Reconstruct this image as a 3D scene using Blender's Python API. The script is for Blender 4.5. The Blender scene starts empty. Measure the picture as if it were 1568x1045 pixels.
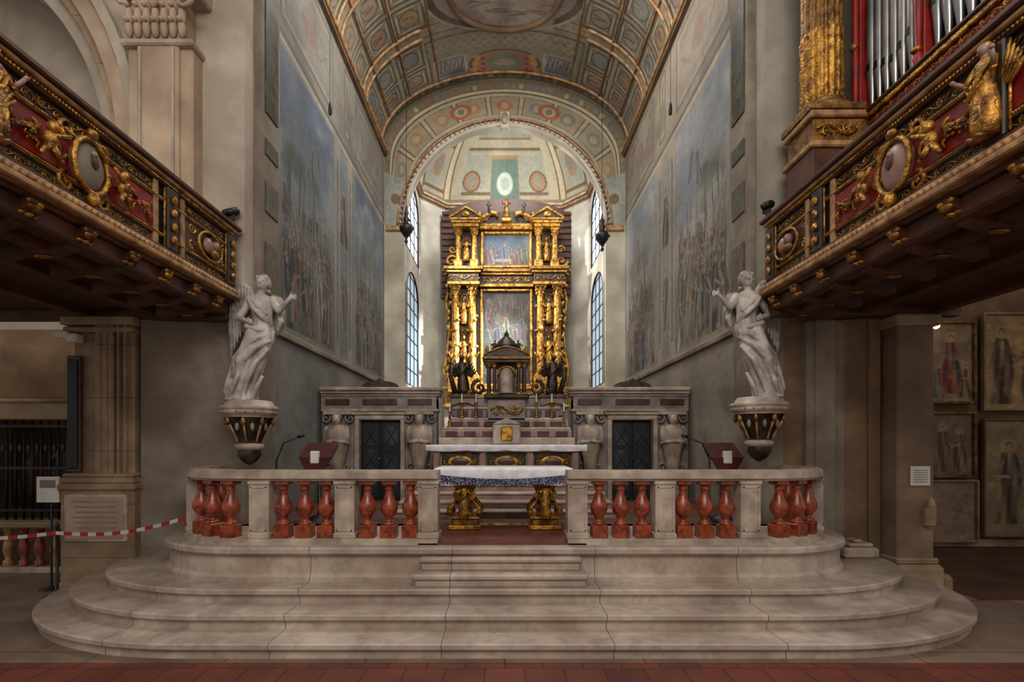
import bpy, math, random
import numpy as np
from mathutils import Vector, Matrix
random.seed(7)
S=bpy.context.scene
pi=math.pi
def lin(c): return tuple((x/12.92) if x<=.04045 else ((x+.055)/1.055)**2.4 for x in c)
# ------------------------------------------------------------ materials
def mat(name,c1,c2=None,scale=3,rough=.6,metal=0,bump=0,bscale=25,lo=.35,hi=.65,stain=None,sscale=.7,samt=.7,joint=None,vein=None,vscale=2.5,vamt=.7,emit=None,es=1,grime=0):
    m=bpy.data.materials.new(name); m.use_nodes=True; nt=m.node_tree; N=nt.nodes; L=nt.links
    b=N['Principled BSDF']; b.inputs['Roughness'].default_value=rough; b.inputs['Metallic'].default_value=metal
    tc=N.new('ShaderNodeTexCoord')
    if c2 is None: c2=tuple(x*.8 for x in c1)
    def noise(sc,det=7,dist=0):
        n=N.new('ShaderNodeTexNoise'); n.inputs['Scale'].default_value=sc; n.inputs['Detail'].default_value=det
        n.inputs['Distortion'].default_value=dist; L.new(tc.outputs['Object'],n.inputs['Vector']); return n
    def mix(fac,a,bc):
        x=N.new('ShaderNodeMix'); x.data_type='RGBA'; L.new(fac,x.inputs[0])
        L.new(a,x.inputs[6]); x.inputs[7].default_value=(*lin(bc),1); return x.outputs[2]
    def ramp(src,p):
        r=N.new('ShaderNodeValToRGB'); r.color_ramp.elements[0].position=p[0][0]; r.color_ramp.elements[0].color=(*p[0][1],1)
        r.color_ramp.elements[1].position=p[1][0]; r.color_ramp.elements[1].color=(*p[1][1],1)
        for q in p[2:]:
            e=r.color_ramp.elements.new(q[0]); e.color=(*q[1],1)
        L.new(src,r.inputs[0]); return r.outputs[0]
    col=ramp(noise(scale).outputs[0],[(lo,lin(c1)),(hi,lin(c2))])
    if stain:
        f=ramp(noise(sscale,9,.4).outputs[0],[(.42,(0,0,0)),(.66,(samt,)*3)]); col=mix(f,col,stain)
    if grime:
        f=ramp(noise(7,10,.8).outputs[0],[(.50,(0,0,0)),(.72,(grime,)*3)]); col=mix(f,col,(.36,.29,.24))
    if vein:
        f=ramp(noise(vscale,9,1.2).outputs[0],[(.47,(0,0,0)),(.5,(vamt,)*3),(.53,(0,0,0))]); col=mix(f,col,vein)
    if joint:
        ax,per,wd,jc=joint
        sp=N.new('ShaderNodeSeparateXYZ'); L.new(tc.outputs['Object'],sp.inputs[0])
        q=N.new('ShaderNodeMath'); q.operation='MULTIPLY_ADD'; q.inputs[1].default_value=1/per; q.inputs[2].default_value=.37; L.new(sp.outputs[ax],q.inputs[0])
        fr=N.new('ShaderNodeMath'); fr.operation='FRACT'; L.new(q.outputs[0],fr.inputs[0])
        lt=N.new('ShaderNodeMath'); lt.operation='LESS_THAN'; lt.inputs[1].default_value=wd/per; L.new(fr.outputs[0],lt.inputs[0])
        col=mix(lt.outputs[0],col,jc)
    L.new(col,b.inputs['Base Color'])
    if bump:
        bn=N.new('ShaderNodeBump'); bn.inputs['Strength'].default_value=bump; bn.inputs['Distance'].default_value=.02
        L.new(noise(bscale,6).outputs[0],bn.inputs['Height']); L.new(bn.outputs[0],b.inputs['Normal'])
    if emit:
        b.inputs['Emission Color'].default_value=(*lin(emit),1); b.inputs['Emission Strength'].default_value=es
    return m
def fresco_mat(name,rough=.8,bump=.15,amt=.35):
    m=bpy.data.materials.new(name); m.use_nodes=True; nt=m.node_tree; N=nt.nodes; L=nt.links
    b=N['Principled BSDF']; b.inputs['Roughness'].default_value=rough
    a=N.new('ShaderNodeAttribute'); a.attribute_name='Col'
    tc=N.new('ShaderNodeTexCoord')
    n=N.new('ShaderNodeTexNoise'); n.inputs['Scale'].default_value=9; n.inputs['Detail'].default_value=10; n.inputs['Roughness'].default_value=.7
    L.new(tc.outputs['Object'],n.inputs['Vector'])
    r=N.new('ShaderNodeValToRGB'); r.color_ramp.elements[0].position=.3; r.color_ramp.elements[1].position=.7
    r.color_ramp.elements[0].color=(1-amt,)*3+(1,); r.color_ramp.elements[1].color=(1+amt*.4,)*3+(1,)
    L.new(n.outputs[0],r.inputs[0])
    x=N.new('ShaderNodeMix'); x.data_type='RGBA'; x.blend_type='MULTIPLY'; x.inputs[0].default_value=1
    L.new(a.outputs['Color'],x.inputs[6]); L.new(r.outputs[0],x.inputs[7]); L.new(x.outputs[2],b.inputs['Base Color'])
    bn=N.new('ShaderNodeBump'); bn.inputs['Strength'].default_value=bump; bn.inputs['Distance'].default_value=.01
    L.new(n.outputs[0],bn.inputs['Height']); L.new(bn.outputs[0],b.inputs['Normal'])
    return m
def brick_mat(name,c1,c2,mo,sc,w,h,rough=.6):
    m=bpy.data.materials.new(name); m.use_nodes=True; nt=m.node_tree; N=nt.nodes; L=nt.links
    b=N['Principled BSDF']; b.inputs['Roughness'].default_value=rough
    tc=N.new('ShaderNodeTexCoord'); br=N.new('ShaderNodeTexBrick')
    L.new(tc.outputs['Object'],br.inputs['Vector'])
    br.inputs['Color1'].default_value=(*lin(c1),1); br.inputs['Color2'].default_value=(*lin(c2),1); br.inputs['Mortar'].default_value=(*lin(mo),1)
    br.inputs['Scale'].default_value=sc; br.inputs['Brick Width'].default_value=w; br.inputs['Row Height'].default_value=h; br.inputs['Mortar Size'].default_value=.006
    n=N.new('ShaderNodeTexNoise'); n.inputs['Scale'].default_value=2; n.inputs['Detail'].default_value=8; L.new(tc.outputs['Object'],n.inputs['Vector'])
    r=N.new('ShaderNodeValToRGB'); r.color_ramp.elements[0].position=.3; r.color_ramp.elements[1].position=.7
    r.color_ramp.elements[0].color=(.6,.6,.6,1); r.color_ramp.elements[1].color=(1.1,1.1,1.1,1); L.new(n.outputs[0],r.inputs[0])
    x=N.new('ShaderNodeMix'); x.data_type='RGBA'; x.blend_type='MULTIPLY'; x.inputs[0].default_value=1
    L.new(br.outputs[0],x.inputs[6]); L.new(r.outputs[0],x.inputs[7]); L.new(x.outputs[2],b.inputs['Base Color'])
    return m
STEP=mat('step_marble',(.76,.70,.65),(.62,.56,.51),2.2,.5,bump=.16,vein=(.56,.46,.41),vscale=.9,vamt=.35,stain=(.52,.44,.38),sscale=1.3,samt=.7,joint=(0,1.37,.007,(.36,.31,.28)),grime=.35)
PALE=mat('pale_marble',(.75,.69,.63),(.60,.54,.49),5,.5,bump=.14,stain=(.52,.44,.39),sscale=3,grime=.35)
REDM=mat('red_marble',(.60,.26,.15),(.36,.12,.08),11,.28,vein=(.70,.46,.32),vscale=9,vamt=.4,bump=.05)
PINKM=mat('pink_marble',(.62,.49,.44),(.48,.36,.33),6,.45)
GREYM=mat('grey_carved_marble',(.60,.55,.53),(.46,.42,.41),5,.5,bump=.3,stain=(.38,.35,.34),sscale=3,grime=.3)
STAT=mat('statue_marble',(.76,.73,.70),(.60,.575,.55),6,.5,bump=.15,stain=(.46,.43,.41),sscale=6,samt=.5)
WING=mat('wing_stone',(.66,.63,.60),(.44,.42,.41),8,.55,bump=.3)
PLAST=mat('white_plaster',(.75,.70,.64),(.64,.59,.53),1.5,.85,bump=.15,stain=(.50,.44,.38),sscale=.9,samt=.65)
APSEW=mat('apse_plaster',(.82,.80,.74),(.71,.68,.61),1.4,.85,bump=.1,stain=(.58,.54,.46),sscale=.9)
GREYP=mat('grey_plaster',(.58,.54,.48),(.45,.41,.36),1.6,.85,bump=.2,stain=(.35,.30,.25),sscale=1.2,grime=.3)
BROWNP=mat('brown_plaster',(.56,.45,.34),(.42,.325,.24),1.6,.85,bump=.2,stain=(.32,.24,.17),sscale=1.2,grime=.3)
SANDP=mat('sandstone_pier',(.68,.59,.48),(.54,.45,.35),2.5,.8,bump=.2,stain=(.42,.33,.25),sscale=1.3,joint=(2,.62,.006,(.3,.24,.2)),grime=.3)
CREAM=mat('cream_stone',(.76,.67,.58),(.64,.55,.47),2,.8,bump=.1,stain=(.55,.46,.38))
GOLD=mat('gilded_wood',(.84,.62,.26),(.40,.24,.09),12,.33,metal=.65,bump=.6,bscale=45,grime=.45)
GOLDD=mat('dull_gold',(.62,.45,.21),(.32,.21,.09),10,.45,metal=.5,bump=.5,bscale=35,grime=.4)
BRONZE=mat('dark_bronze',(.30,.24,.18),(.15,.12,.09),8,.4,metal=.5,bump=.4)
REDP=mat('red_painted_wood',(.58,.095,.065),(.40,.055,.045),5,.5,bump=.1)
DARKP=mat('dark_green_painted_wood',(.19,.15,.12),(.12,.09,.075),6,.5)
WOOD=mat('brown_wood',(.35,.20,.12),(.22,.12,.075),4,.5,bump=.1)
OCHW=mat('ochre_moulding',(.72,.56,.38),(.48,.33,.20),9,.5,bump=.3)
SOFF=mat('soffit_wood',(.32,.19,.12),(.22,.125,.08),3,.6,joint=(1,.3,.01,(.06,.03,.02)))
BLACK=mat('black_iron',(.04,.04,.045),(.02,.02,.02),5,.5)
DKSTONE=mat('dark_green_marble',(.30,.29,.23),(.21,.20,.16),5,.4,vein=(.4,.38,.32))
PANE=mat('door_pane',(.22,.25,.30),(.15,.17,.2),3,.15)
CLOTH=mat('white_linen',(.90,.89,.90),(.80,.79,.82),10,.8,bump=.1)
LACE=mat('blue_embroidery',(.12,.15,.28),(.5,.5,.58),60,.8,lo=.5,hi=.56)
DRED=mat('dark_red_cloth',(.30,.05,.05),(.18,.03,.03),6,.8)
PIPE=mat('tin_pipe',(.66,.66,.66),(.46,.47,.49),2,.3,metal=.75)
GLASS=mat('window_glass',(.35,.42,.5),(.3,.36,.44),2,.3,emit=(.68,.75,.78),es=.95)
GLASSW=mat('bright_window_glass',(.7,.75,.8),(.6,.66,.7),2,.3,emit=(.88,.94,1),es=2.4)
PAPER=mat('paper',(.88,.87,.84),(.80,.79,.76),4,.7)
GREENL=mat('leaf_green',(.26,.32,.14),(.44,.36,.14),12,.5)
FRUIT=mat('fruit_red',(.62,.14,.08),(.74,.38,.14),14,.4)
REDI=mat('dark_inlay',(.32,.20,.18),(.22,.13,.12),6,.35)
FRES=fresco_mat('fresco_paint',amt=.24); OIL=fresco_mat('oil_paint',.45,.05,.3)
FLOORR=brick_mat('terracotta_floor',(.44,.21,.15),(.37,.17,.12),(.22,.13,.10),1,.3,.3)
FLOORG=brick_mat('stone_slab_floor',(.56,.47,.40),(.48,.40,.34),(.30,.24,.2),1,1.1,.7)
FLOORD=brick_mat('dark_floor',(.38,.24,.18),(.32,.19,.14),(.18,.12,.09),1,.3,.3)
WTAPE=mat('white_tape',(.85,.85,.85),None,3,.5); RTAPE=mat('red_tape',(.7,.08,.06),None,3,.5)
LAMPE=mat('lamp_glow',(1,.9,.7),None,3,.5,emit=(1,.86,.6),es=14)
# ------------------------------------------------------------ builder
class MB:
    def __init__(s): s.v=[];s.f=[];s.mi=[];s.sm=[];s.mats=[];s.M=None
    def add(s,vs,fs,m,smooth=False):
        b=len(s.v)
        if s.M is not None: s.v.extend([tuple(s.M@Vector(v)) for v in vs])
        else: s.v.extend([tuple(v) for v in vs])
        if m not in s.mats: s.mats.append(m)
        k=s.mats.index(m)
        for f in fs: s.f.append([b+i for i in f])
        s.mi.extend([k]*len(fs)); s.sm.extend([smooth]*len(fs))
    def box(s,x0,x1,y0,y1,z0,z1,m,bev=0):
        if x0>x1:x0,x1=x1,x0
        if y0>y1:y0,y1=y1,y0
        if z0>z1:z0,z1=z1,z0
        if bev<=0:
            s.add([(x,y,z) for x in(x0,x1) for y in(y0,y1) for z in(z0,z1)],[(0,1,3,2),(4,6,7,5),(0,4,5,1),(2,3,7,6),(0,2,6,4),(1,5,7,3)],m); return
        b=min(bev,(x1-x0)*.45,(y1-y0)*.45,(z1-z0)*.45)
        X=(x0,x1);Y=(y0,y1);Z=(z0,z1);vs=[]
        def sg(i): return b if i==0 else -b
        for i in(0,1):
            for j in(0,1):
                for k in(0,1):
                    vs+=[(X[i],Y[j]+sg(j),Z[k]+sg(k)),(X[i]+sg(i),Y[j],Z[k]+sg(k)),(X[i]+sg(i),Y[j]+sg(j),Z[k])]
        I=lambda i,j,k,a:(i*4+j*2+k)*3+a
        fs=[]
        for i in(0,1):
            fs.append([I(i,0,0,0),I(i,0,1,0),I(i,1,1,0),I(i,1,0,0)]); fs.append([I(0,i,0,1),I(0,i,1,1),I(1,i,1,1),I(1,i,0,1)]); fs.append([I(0,0,i,2),I(0,1,i,2),I(1,1,i,2),I(1,0,i,2)])
        for a in(0,1):
            for c in(0,1):
                fs.append([I(a,c,0,0),I(a,c,1,0),I(a,c,1,1),I(a,c,0,1)])
                fs.append([I(a,0,c,0),I(a,1,c,0),I(a,1,c,2),I(a,0,c,2)])
                fs.append([I(0,a,c,1),I(1,a,c,1),I(1,a,c,2),I(0,a,c,2)])
                for k in(0,1): fs.append([I(a,c,k,0),I(a,c,k,1),I(a,c,k,2)])
        s.add(vs,fs,m)
    def lathe(s,cx,cy,prof,m,n=16,sx=1,sy=1,smooth=True,flute=0,nf=0):
        vs=[];fs=[]
        for r,z in prof:
            for i in range(n):
                a=2*pi*i/n+(pi/n if n==4 else 0); rr=r*(1-flute*(.5+.5*math.cos(a*nf))) if nf else r
                vs.append((cx+rr*sx*math.cos(a),cy+rr*sy*math.sin(a),z))
        for j in range(len(prof)-1):
            for i in range(n):
                k=(i+1)%n; fs.append((j*n+i,j*n+k,(j+1)*n+k,(j+1)*n+i))
        s.add(vs,fs,m,smooth)
        s.add(vs[:n],[tuple(range(n))],m); s.add(vs[-n:],[tuple(range(n))],m)
    def sq(s,cx,cy,prof,m): s.lathe(cx,cy,[(r*1.4142,z) for r,z in prof],m,4,smooth=False)
    def ell(s,c,r,m,nu=8,nv=6,rot=None):
        if not hasattr(r,'__len__'): r=(r,r,r)
        vs=[];fs=[]
        for j in range(nv+1):
            p=pi*j/nv
            for i in range(nu):
                a=2*pi*i/nu; v=Vector((r[0]*math.sin(p)*math.cos(a),r[1]*math.sin(p)*math.sin(a),-r[2]*math.cos(p)))
                if rot is not None: v=rot@v
                vs.append((c[0]+v[0],c[1]+v[1],c[2]+v[2]))
        for j in range(nv):
            for i in range(nu):
                k=(i+1)%nu
                if j==0: fs.append((i,(j+1)*nu+k,(j+1)*nu+i))
                elif j==nv-1: fs.append((j*nu+i,j*nu+k,(j+1)*nu+i))
                else: fs.append((j*nu+i,j*nu+k,(j+1)*nu+k,(j+1)*nu+i))
        s.add(vs,fs,m,True)
    def tube(s,P,R,m,n=6,closed=False,cap=True):
        P=[Vector(p) for p in P]; k=len(P)
        if not hasattr(R,'__len__'): R=[R]*k
        vs=[];fs=[];up=None
        for i in range(k):
            if closed: t=P[(i+1)%k]-P[i-1]
            else: t=P[min(i+1,k-1)]-P[max(i-1,0)]
            if t.length<1e-9: t=Vector((0,0,1))
            t.normalize()
            if up is None: up=Vector((0,0,1)) if abs(t.z)<.9 else Vector((0,1,0))
            a=t.cross(up)
            if a.length<1e-4: a=t.cross(Vector((1,0,.1)))
            a.normalize(); b=a.cross(t); up=b
            for j in range(n):
                q=2*pi*j/n; vs.append(P[i]+(a*math.cos(q)+b*math.sin(q))*R[i])
        for i in range(k if closed else k-1):
            i2=(i+1)%k
            for j in range(n):
                j2=(j+1)%n; fs.append((i*n+j,i*n+j2,i2*n+j2,i2*n+j))
        if cap and not closed: fs.append(tuple(range(n))); fs.append(tuple((k-1)*n+j for j in range(n)))
        s.add(vs,fs,m,True)
    def cap(s,a,b,r1,r2,m,n=10):
        s.tube([a,b],[r1,r2],m,n); s.ell(a,r1,m,n,6); s.ell(b,r2,m,n,6)
    def prism(s,pts,a0,a1,axis,m):
        def V(p,a): return (p[0],a,p[1]) if axis=='y' else ((a,p[0],p[1]) if axis=='x' else (p[0],p[1],a))
        n=len(pts); vs=[V(p,a0) for p in pts]+[V(p,a1) for p in pts]
        fs=[tuple(range(n)),tuple(range(n,2*n))]+[(i,(i+1)%n,n+(i+1)%n,n+i) for i in range(n)]
        s.add(vs,fs,m)
    def loft(s,secs,m,n=24,fold=0,k=7,ph=0):
        vs=[];fs=[]
        for q,(z,cx,cy,rx,ry,fa) in enumerate(secs):
            for i in range(n):
                a=2*pi*i/n; w=1+fa*math.sin(k*a+ph+z*5)+fa*.5*math.sin((k+4)*a-z*7)
                vs.append((cx+rx*w*math.cos(a),cy+ry*w*math.sin(a),z))
        N=len(secs)
        for j in range(N-1):
            for i in range(n):
                i2=(i+1)%n; fs.append((j*n+i,j*n+i2,(j+1)*n+i2,(j+1)*n+i))
        fs.append(tuple(range(n))); fs.append(tuple((N-1)*n+i for i in range(n)))
        s.add(vs,fs,m,True)
    def sweep(s,path,hw,z0,z1,m):
        n=len(path); vs=[]
        for i,(x,y) in enumerate(path):
            a=path[max(i-1,0)]; b=path[min(i+1,n-1)]; t=Vector((b[0]-a[0],b[1]-a[1])).normalized(); nx,ny=-t.y,t.x
            vs+=[(x+nx*hw,y+ny*hw,z0),(x-nx*hw,y-ny*hw,z0),(x-nx*hw,y-ny*hw,z1),(x+nx*hw,y+ny*hw,z1)]
        fs=[(0,1,2,3),((n-1)*4,(n-1)*4+1,(n-1)*4+2,(n-1)*4+3)]
        for i in range(n-1):
            for j in range(4): fs.append((i*4+j,i*4+(j+1)%4,i*4+4+(j+1)%4,i*4+4+j))
        s.add(vs,fs,m)
    def build(s,name,parent=None):
        me=bpy.data.meshes.new(name); me.from_pydata(s.v,[],s.f)
        for m in s.mats: me.materials.append(m)
        me.polygons.foreach_set('material_index',s.mi); me.polygons.foreach_set('use_smooth',s.sm)
        me.update()
        import bmesh
        bm=bmesh.new(); bm.from_mesh(me); bmesh.ops.recalc_face_normals(bm,faces=bm.faces); bm.to_mesh(me); bm.free()
        o=bpy.data.objects.new(name,me); S.collection.objects.link(o)
        if parent: o.parent=parent
        return o
def empty(name,loc=(0,0,0)):
    o=bpy.data.objects.new(name,None); S.collection.objects.link(o); o.empty_display_size=.1; return o
def frame(o,u,v):
    u=Vector(u);v=Vector(v);n=u.cross(v); M=Matrix.Identity(4)
    for i in range(3): M[i][0]=u[i];M[i][1]=v[i];M[i][2]=n[i];M[i][3]=o[i]
    return M
def spiral(m,x,y,r,d,mt,turn=2.6,a0=0,th=.16):
    P=[];R=[]
    for i in range(13):
        t=i/12; a=a0+d*t*turn*pi; rr=r*(1-.85*t); P.append((x+rr*math.cos(a),y+rr*math.sin(a),th*r*.8)); R.append(r*th*(1.15-.6*t))
    m.tube(P,R,mt,5); m.ell((x,y,r*.15),(r*.22,r*.22,r*.22),mt,6,4)
def leaf(m,x,y,l,a,mt,w=.35):
    m.ell((x+math.cos(a)*l*.5,y+math.sin(a)*l*.5,l*.12),(l*.5,l*w*.5,l*.16),mt,6,4,Matrix.Rotation(a,3,'Z'))
def scroll_band(m,u0,u1,v0,v1,mt):
    h=v1-v0; n=max(1,int(round((u1-u0)/(h*1.25)))); w=(u1-u0)/n; vc=(v0+v1)/2
    m.tube([(u0+(u1-u0)*i/(n*6),vc+h*.28*math.sin(pi*i/6),h*.1) for i in range(n*6+1)],h*.06,mt,4)
    for i in range(n):
        d=1 if i%2 else -1; x=u0+(i+.5)*w
        spiral(m,x,vc+d*h*.06,h*.3,d,mt,a0=d*pi/2,th=.18)
        for a in (.6,2.5,-.6,-2.5): leaf(m,x+math.cos(a)*h*.2,vc+math.sin(a)*h*.2,h*.3,a,mt)
        leaf(m,x+w*.5,vc,h*.3,d*pi/2,mt,.5)
def eggs(m,u0,u1,v,r,mt,z=0):
    n=int((u1-u0)/(r*2.4)); 
    for i in range(n): m.ell((u0+(i+.5)*(u1-u0)/n,v,z),(r,r*1.25,r*.8),mt,6,4)
def festoon(m,x,y,w,h):
    for i in range(46):
        a=random.random()*2*pi; q=math.sqrt(random.random()); px=x+w*q*math.cos(a); py=y+h*q*math.sin(a)*(.7+.3*math.cos(a))
        r=random.uniform(.12,.22)*h; m.ell((px,py,.03+(1-q)*.06),(r,r,r),random.choice([GOLD,GREENL,FRUIT,GOLD,GOLDD,GREENL]),7,5)
    for d in(-1,1):
        m.tube([(x+d*w*.7,y+h*.5,.02),(x+d*w*1.15,y+h*1.15,.03),(x+d*w*1.5,y+h*1.6,.02)],[.016,.011,.006],GOLD,5)
        spiral(m,x+d*w*1.25,y+h*1.25,h*.3,d,GOLD)
        m.tube([(x+d*w*.8,y-h*.1,.02),(x+d*w*1.25,y-h*.5,.03),(x+d*w*1.1,y-h*1.1,.02),(x+d*w*1.5,y-h*1.3,.02)],[.011,.012,.009,.004],GOLD,5)
def fig(m,x,y,z,h,mt,lean=0,arms=((.5,.1),(-.4,.3)),wings=False,skin=None,nude=False):
    sk=skin or mt; L=lambda a,b,c:(x+a*h+lean*c*h,y+b*h,z+c*h)
    m.loft([(z+h*t,x+lean*t*h,y,rx*h,ry*h,f) for t,rx,ry,f in ((0,.13,.1,.1),(.15,.14,.11,.12),(.35,.13,.1,.1),(.5,.11,.09,.06),(.6,.085,.07,.04),(.72,.11,.075,.03),(.8,.1,.065,0),(.83,.04,.04,0))],mt,18,k=6)
    m.cap(L(0,0,.82),L(0,0,.88),.035*h,.035*h,sk,7); m.ell(L(0,-.01,.925),(.052*h,.06*h,.07*h),sk,9,7)
    m.ell(L(0,.01,.95),(.062*h,.06*h,.058*h),mt,8,6)
    m.ell(L(0,-.07,.92),(.01*h,.015*h,.02*h),sk,5,4)
    for d,(ax,az) in zip((1,-1),arms):
        e=L(d*.16,-.06,.64); m.cap(L(d*.1,0,.78),e,.037*h,.03*h,mt,7); hd=L(d*.1+ax*.25,-.14,.64+az*.3); m.cap(e,hd,.027*h,.02*h,sk,7); m.ell(hd,.028*h,sk,6,5)
    m.cap(L(.05,-.07,.32),L(.05,-.04,.08),.045*h,.035*h,mt,7)
    m.tube([L(-.12,-.07,.45),L(0,-.11,.55),L(.11,-.06,.74)],[.03*h,.025*h,.02*h],mt,6)
    for d in(-1,1): m.ell(L(d*.05,-.1,.01),(.03*h,.06*h,.02*h),sk,6,4)
    if wings:
        for d in(-1,1):
            for i in range(5):
                m.ell(L(d*(.14+.03*i),.08,.7-.04*i),(.03*h,.02*h,(.2-.02*i)*h),mt,6,5,Matrix.Rotation(d*(.25+.12*i),3,'Y'))
def column(m,x,y,z0,z1,r,sh,gd,n=16,fl=0,nf=0,cap=True):
    H=z1-z0; hb=r*.9; hc=r*2.2
    m.sq(x,y,[(r*1.4,z0),(r*1.4,z0+hb*.35)],gd)
    m.lathe(x,y,[(r*1.35,z0+hb*.35),(r*1.4,z0+hb*.5),(r*1.2,z0+hb*.65),(r*1.12,z0+hb*.8),(r*1.2,z0+hb*.9),(r,z0+hb)],gd,n)
    m.lathe(x,y,[(r,z0+hb),(r*.99,z0+H*.4),(r*.86,z1-hc)],sh,max(n,nf*4 if nf else n),flute=fl,nf=nf)
    m.lathe(x,y,[(r*.95,z1-hc),(r*.85,z1-hc*.9),(r*.95,z1-hc*.5),(r*1.3,z1-hc*.15)],gd,n)
    for k in range(8):
        a=k*pi/4
        for zz,rr in((.72,1.0),(.4,1.15)):
            m.ell((x+math.cos(a+zz*2)*r*rr,y+math.sin(a+zz*2)*r*rr,z1-hc*zz),(r*.22,r*.22,r*.42),gd,5,4)
    for k in range(4):
        a=pi/4+k*pi/2; m.ell((x+math.cos(a)*r*1.5,y+math.sin(a)*r*1.5,z1-hc*.2),r*.28,gd,6,5)
    m.sq(x,y,[(r*1.35,z1-hc*.14),(r*1.45,z1)],gd)
# ------------------------------------------------------------ painted canvases
_R=np.random.default_rng(3).random((256,256))
def vn(X,Y,sc,seed=0,o=4):
    out=0;amp=1;tot=0
    for k in range(o):
        x=X*sc*2**k+seed*17.3+k*31.7; y=Y*sc*2**k+seed*9.1+k*11.3
        xi=np.floor(x).astype(int);yi=np.floor(y).astype(int);fx=x-xi;fy=y-yi;fx=fx*fx*(3-2*fx);fy=fy*fy*(3-2*fy)
        g=lambda a,b:_R[a%256,b%256]
        out=out+amp*((g(xi,yi)*(1-fx)+g(xi+1,yi)*fx)*(1-fy)+(g(xi,yi+1)*(1-fx)+g(xi+1,yi+1)*fx)*fy); tot+=amp; amp*=.55
    return out/tot
class CV:
    def __init__(s,u0,u1,v0,v1,nx,ny,base):
        s.U,s.V=np.meshgrid(np.linspace(u0,u1,nx),np.linspace(v0,v1,ny)); s.c=np.zeros(s.U.shape+(3,)); s.c[:]=base
    def bl(s,a,col):
        a=np.clip(a,0,1)[...,None]; s.c=s.c*(1-a)+np.asarray(col)*a
    def win(s,u0,u1,v0,v1):
        ui=s.U[0];vi=s.V[:,0]; i0,i1=np.searchsorted(ui,[u0,u1]); j0,j1=np.searchsorted(vi,[v0,v1])
        w=CV.__new__(CV); w.U=s.U[j0:j1,i0:i1]; w.V=s.V[j0:j1,i0:i1]; w.c=s.c[j0:j1,i0:i1].copy(); w.sl=(slice(j0,j1),slice(i0,i1)); return w
    def rect(s,u0,u1,v0,v1,col,a=1): s.bl(a*((s.U>=u0)&(s.U<=u1)&(s.V>=v0)&(s.V<=v1)),col)
    def frame(s,u0,u1,v0,v1,w,col,a=1):
        s.rect(u0,u1,v0,v0+w,col,a);s.rect(u0,u1,v1-w,v1,col,a);s.rect(u0,u0+w,v0,v1,col,a);s.rect(u1-w,u1,v0,v1,col,a)
    def ell(s,u,v,ru,rv,col,a=1,soft=.15):
        d=np.sqrt(((s.U-u)/ru)**2+((s.V-v)/rv)**2); s.bl(a*np.clip((1-d)/soft,0,1),col)
    def ring(s,u,v,ru,rv,w,col,a=1):
        d=np.sqrt(((s.U-u)/ru)**2+((s.V-v)/rv)**2); s.bl(a*(np.abs(d-1)<w),col)
    def line(s,u0,v0,u1,v1,w,col,a=1):
        du,dv=u1-u0,v1-v0; t=np.clip(((s.U-u0)*du+(s.V-v0)*dv)/(du*du+dv*dv),0,1)
        d=np.hypot(s.U-u0-t*du,s.V-v0-t*dv); s.bl(a*np.clip((w-d)/(w*.3),0,1),col)
    def clouds(s,u0,u1,v0,v1,col,sc=1.5,seed=1,th=.5,a=.8):
        n=vn(s.U,s.V*1.6,sc,seed); s.bl(a*((s.U>=u0)&(s.U<=u1)&(s.V>=v0)&(s.V<=v1))*np.clip((n-th)*6,0,1),col)
    def fig(s,u,v,h,col,lean=0,skin=(.66,.54,.44),a=.95,side=0):
        if not side:
            w=s.win(u-.6*h,u+.6*h,v-.05*h,v+1.05*h)
            if w.U.size==0: return
            w._fig(u,v,h,col,lean,skin,a); s.c[w.sl]=w.c
        else: s._fig(u,v,h,col,lean,skin,a,side)
    def _fig(s,u,v,h,col,lean=0,skin=(.66,.54,.44),a=.95,side=0):
        U,V=(s.U,s.V) if not side else (s.V,s.U*side)
        if side: u,v=v,u*side
        sd=random.random()*6; t=(V-v)/h; w=h*(.19-.10*t)*(1+.2*np.sin(t*8+sd)); c=u+lean*t*h; q=(U-c)/np.maximum(w,1e-3)
        mask=np.clip((1-np.abs(q))*4,0,1)*((t>0)&(t<.83)); sh=.80+.28*np.sin(q*5+t*5+sd)+.12*np.sin(q*11-t*7)
        A=(a*mask)[...,None]; s.c=s.c*(1-A)+np.clip(np.asarray(col)*sh[...,None],0,1)*A
        mk=mask*(q*random.choice((-1,1))+t*1.6>.75)*(t<.78); A=(a*.8*mk)[...,None]; c2=np.asarray(random.choice([(.5,.34,.27),(.38,.42,.48),(.58,.52,.42),(.38,.37,.35)])); s.c=s.c*(1-A)+np.clip(c2*sh[...,None],0,1)*A
        sv=(s.U,s.V); s.U,s.V=U,V
        d=random.choice((-1,1)); x0=u+lean*.7*h+d*.07*h; s.line(x0,v+.72*h,x0+d*.1*h,v+.55*h,.03*h,tuple(k*.9 for k in col),a); s.line(x0+d*.1*h,v+.55*h,x0+d*.02*h+random.uniform(-.05,.14)*h,v+random.uniform(.5,.7)*h,.02*h,skin,a)
        s.ell(u+lean*.9*h,v+.915*h,.05*h,.05*h,(.32,.24,.18),a,.5); s.ell(u+lean*.9*h,v+.89*h,.04*h,.055*h,skin,a,.4)
        s.U,s.V=sv
    def tone(s,sc,amt,seed=5):
        s.c*= (1-amt/2+amt*vn(s.U,s.V,sc,seed,5))[...,None]
    def mute(s,k,tint,a):
        g=s.c.mean(-1,keepdims=True); s.c=s.c*(1-k)+g*k; s.c=s.c*(1-a)+np.asarray(tint)*a
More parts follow.
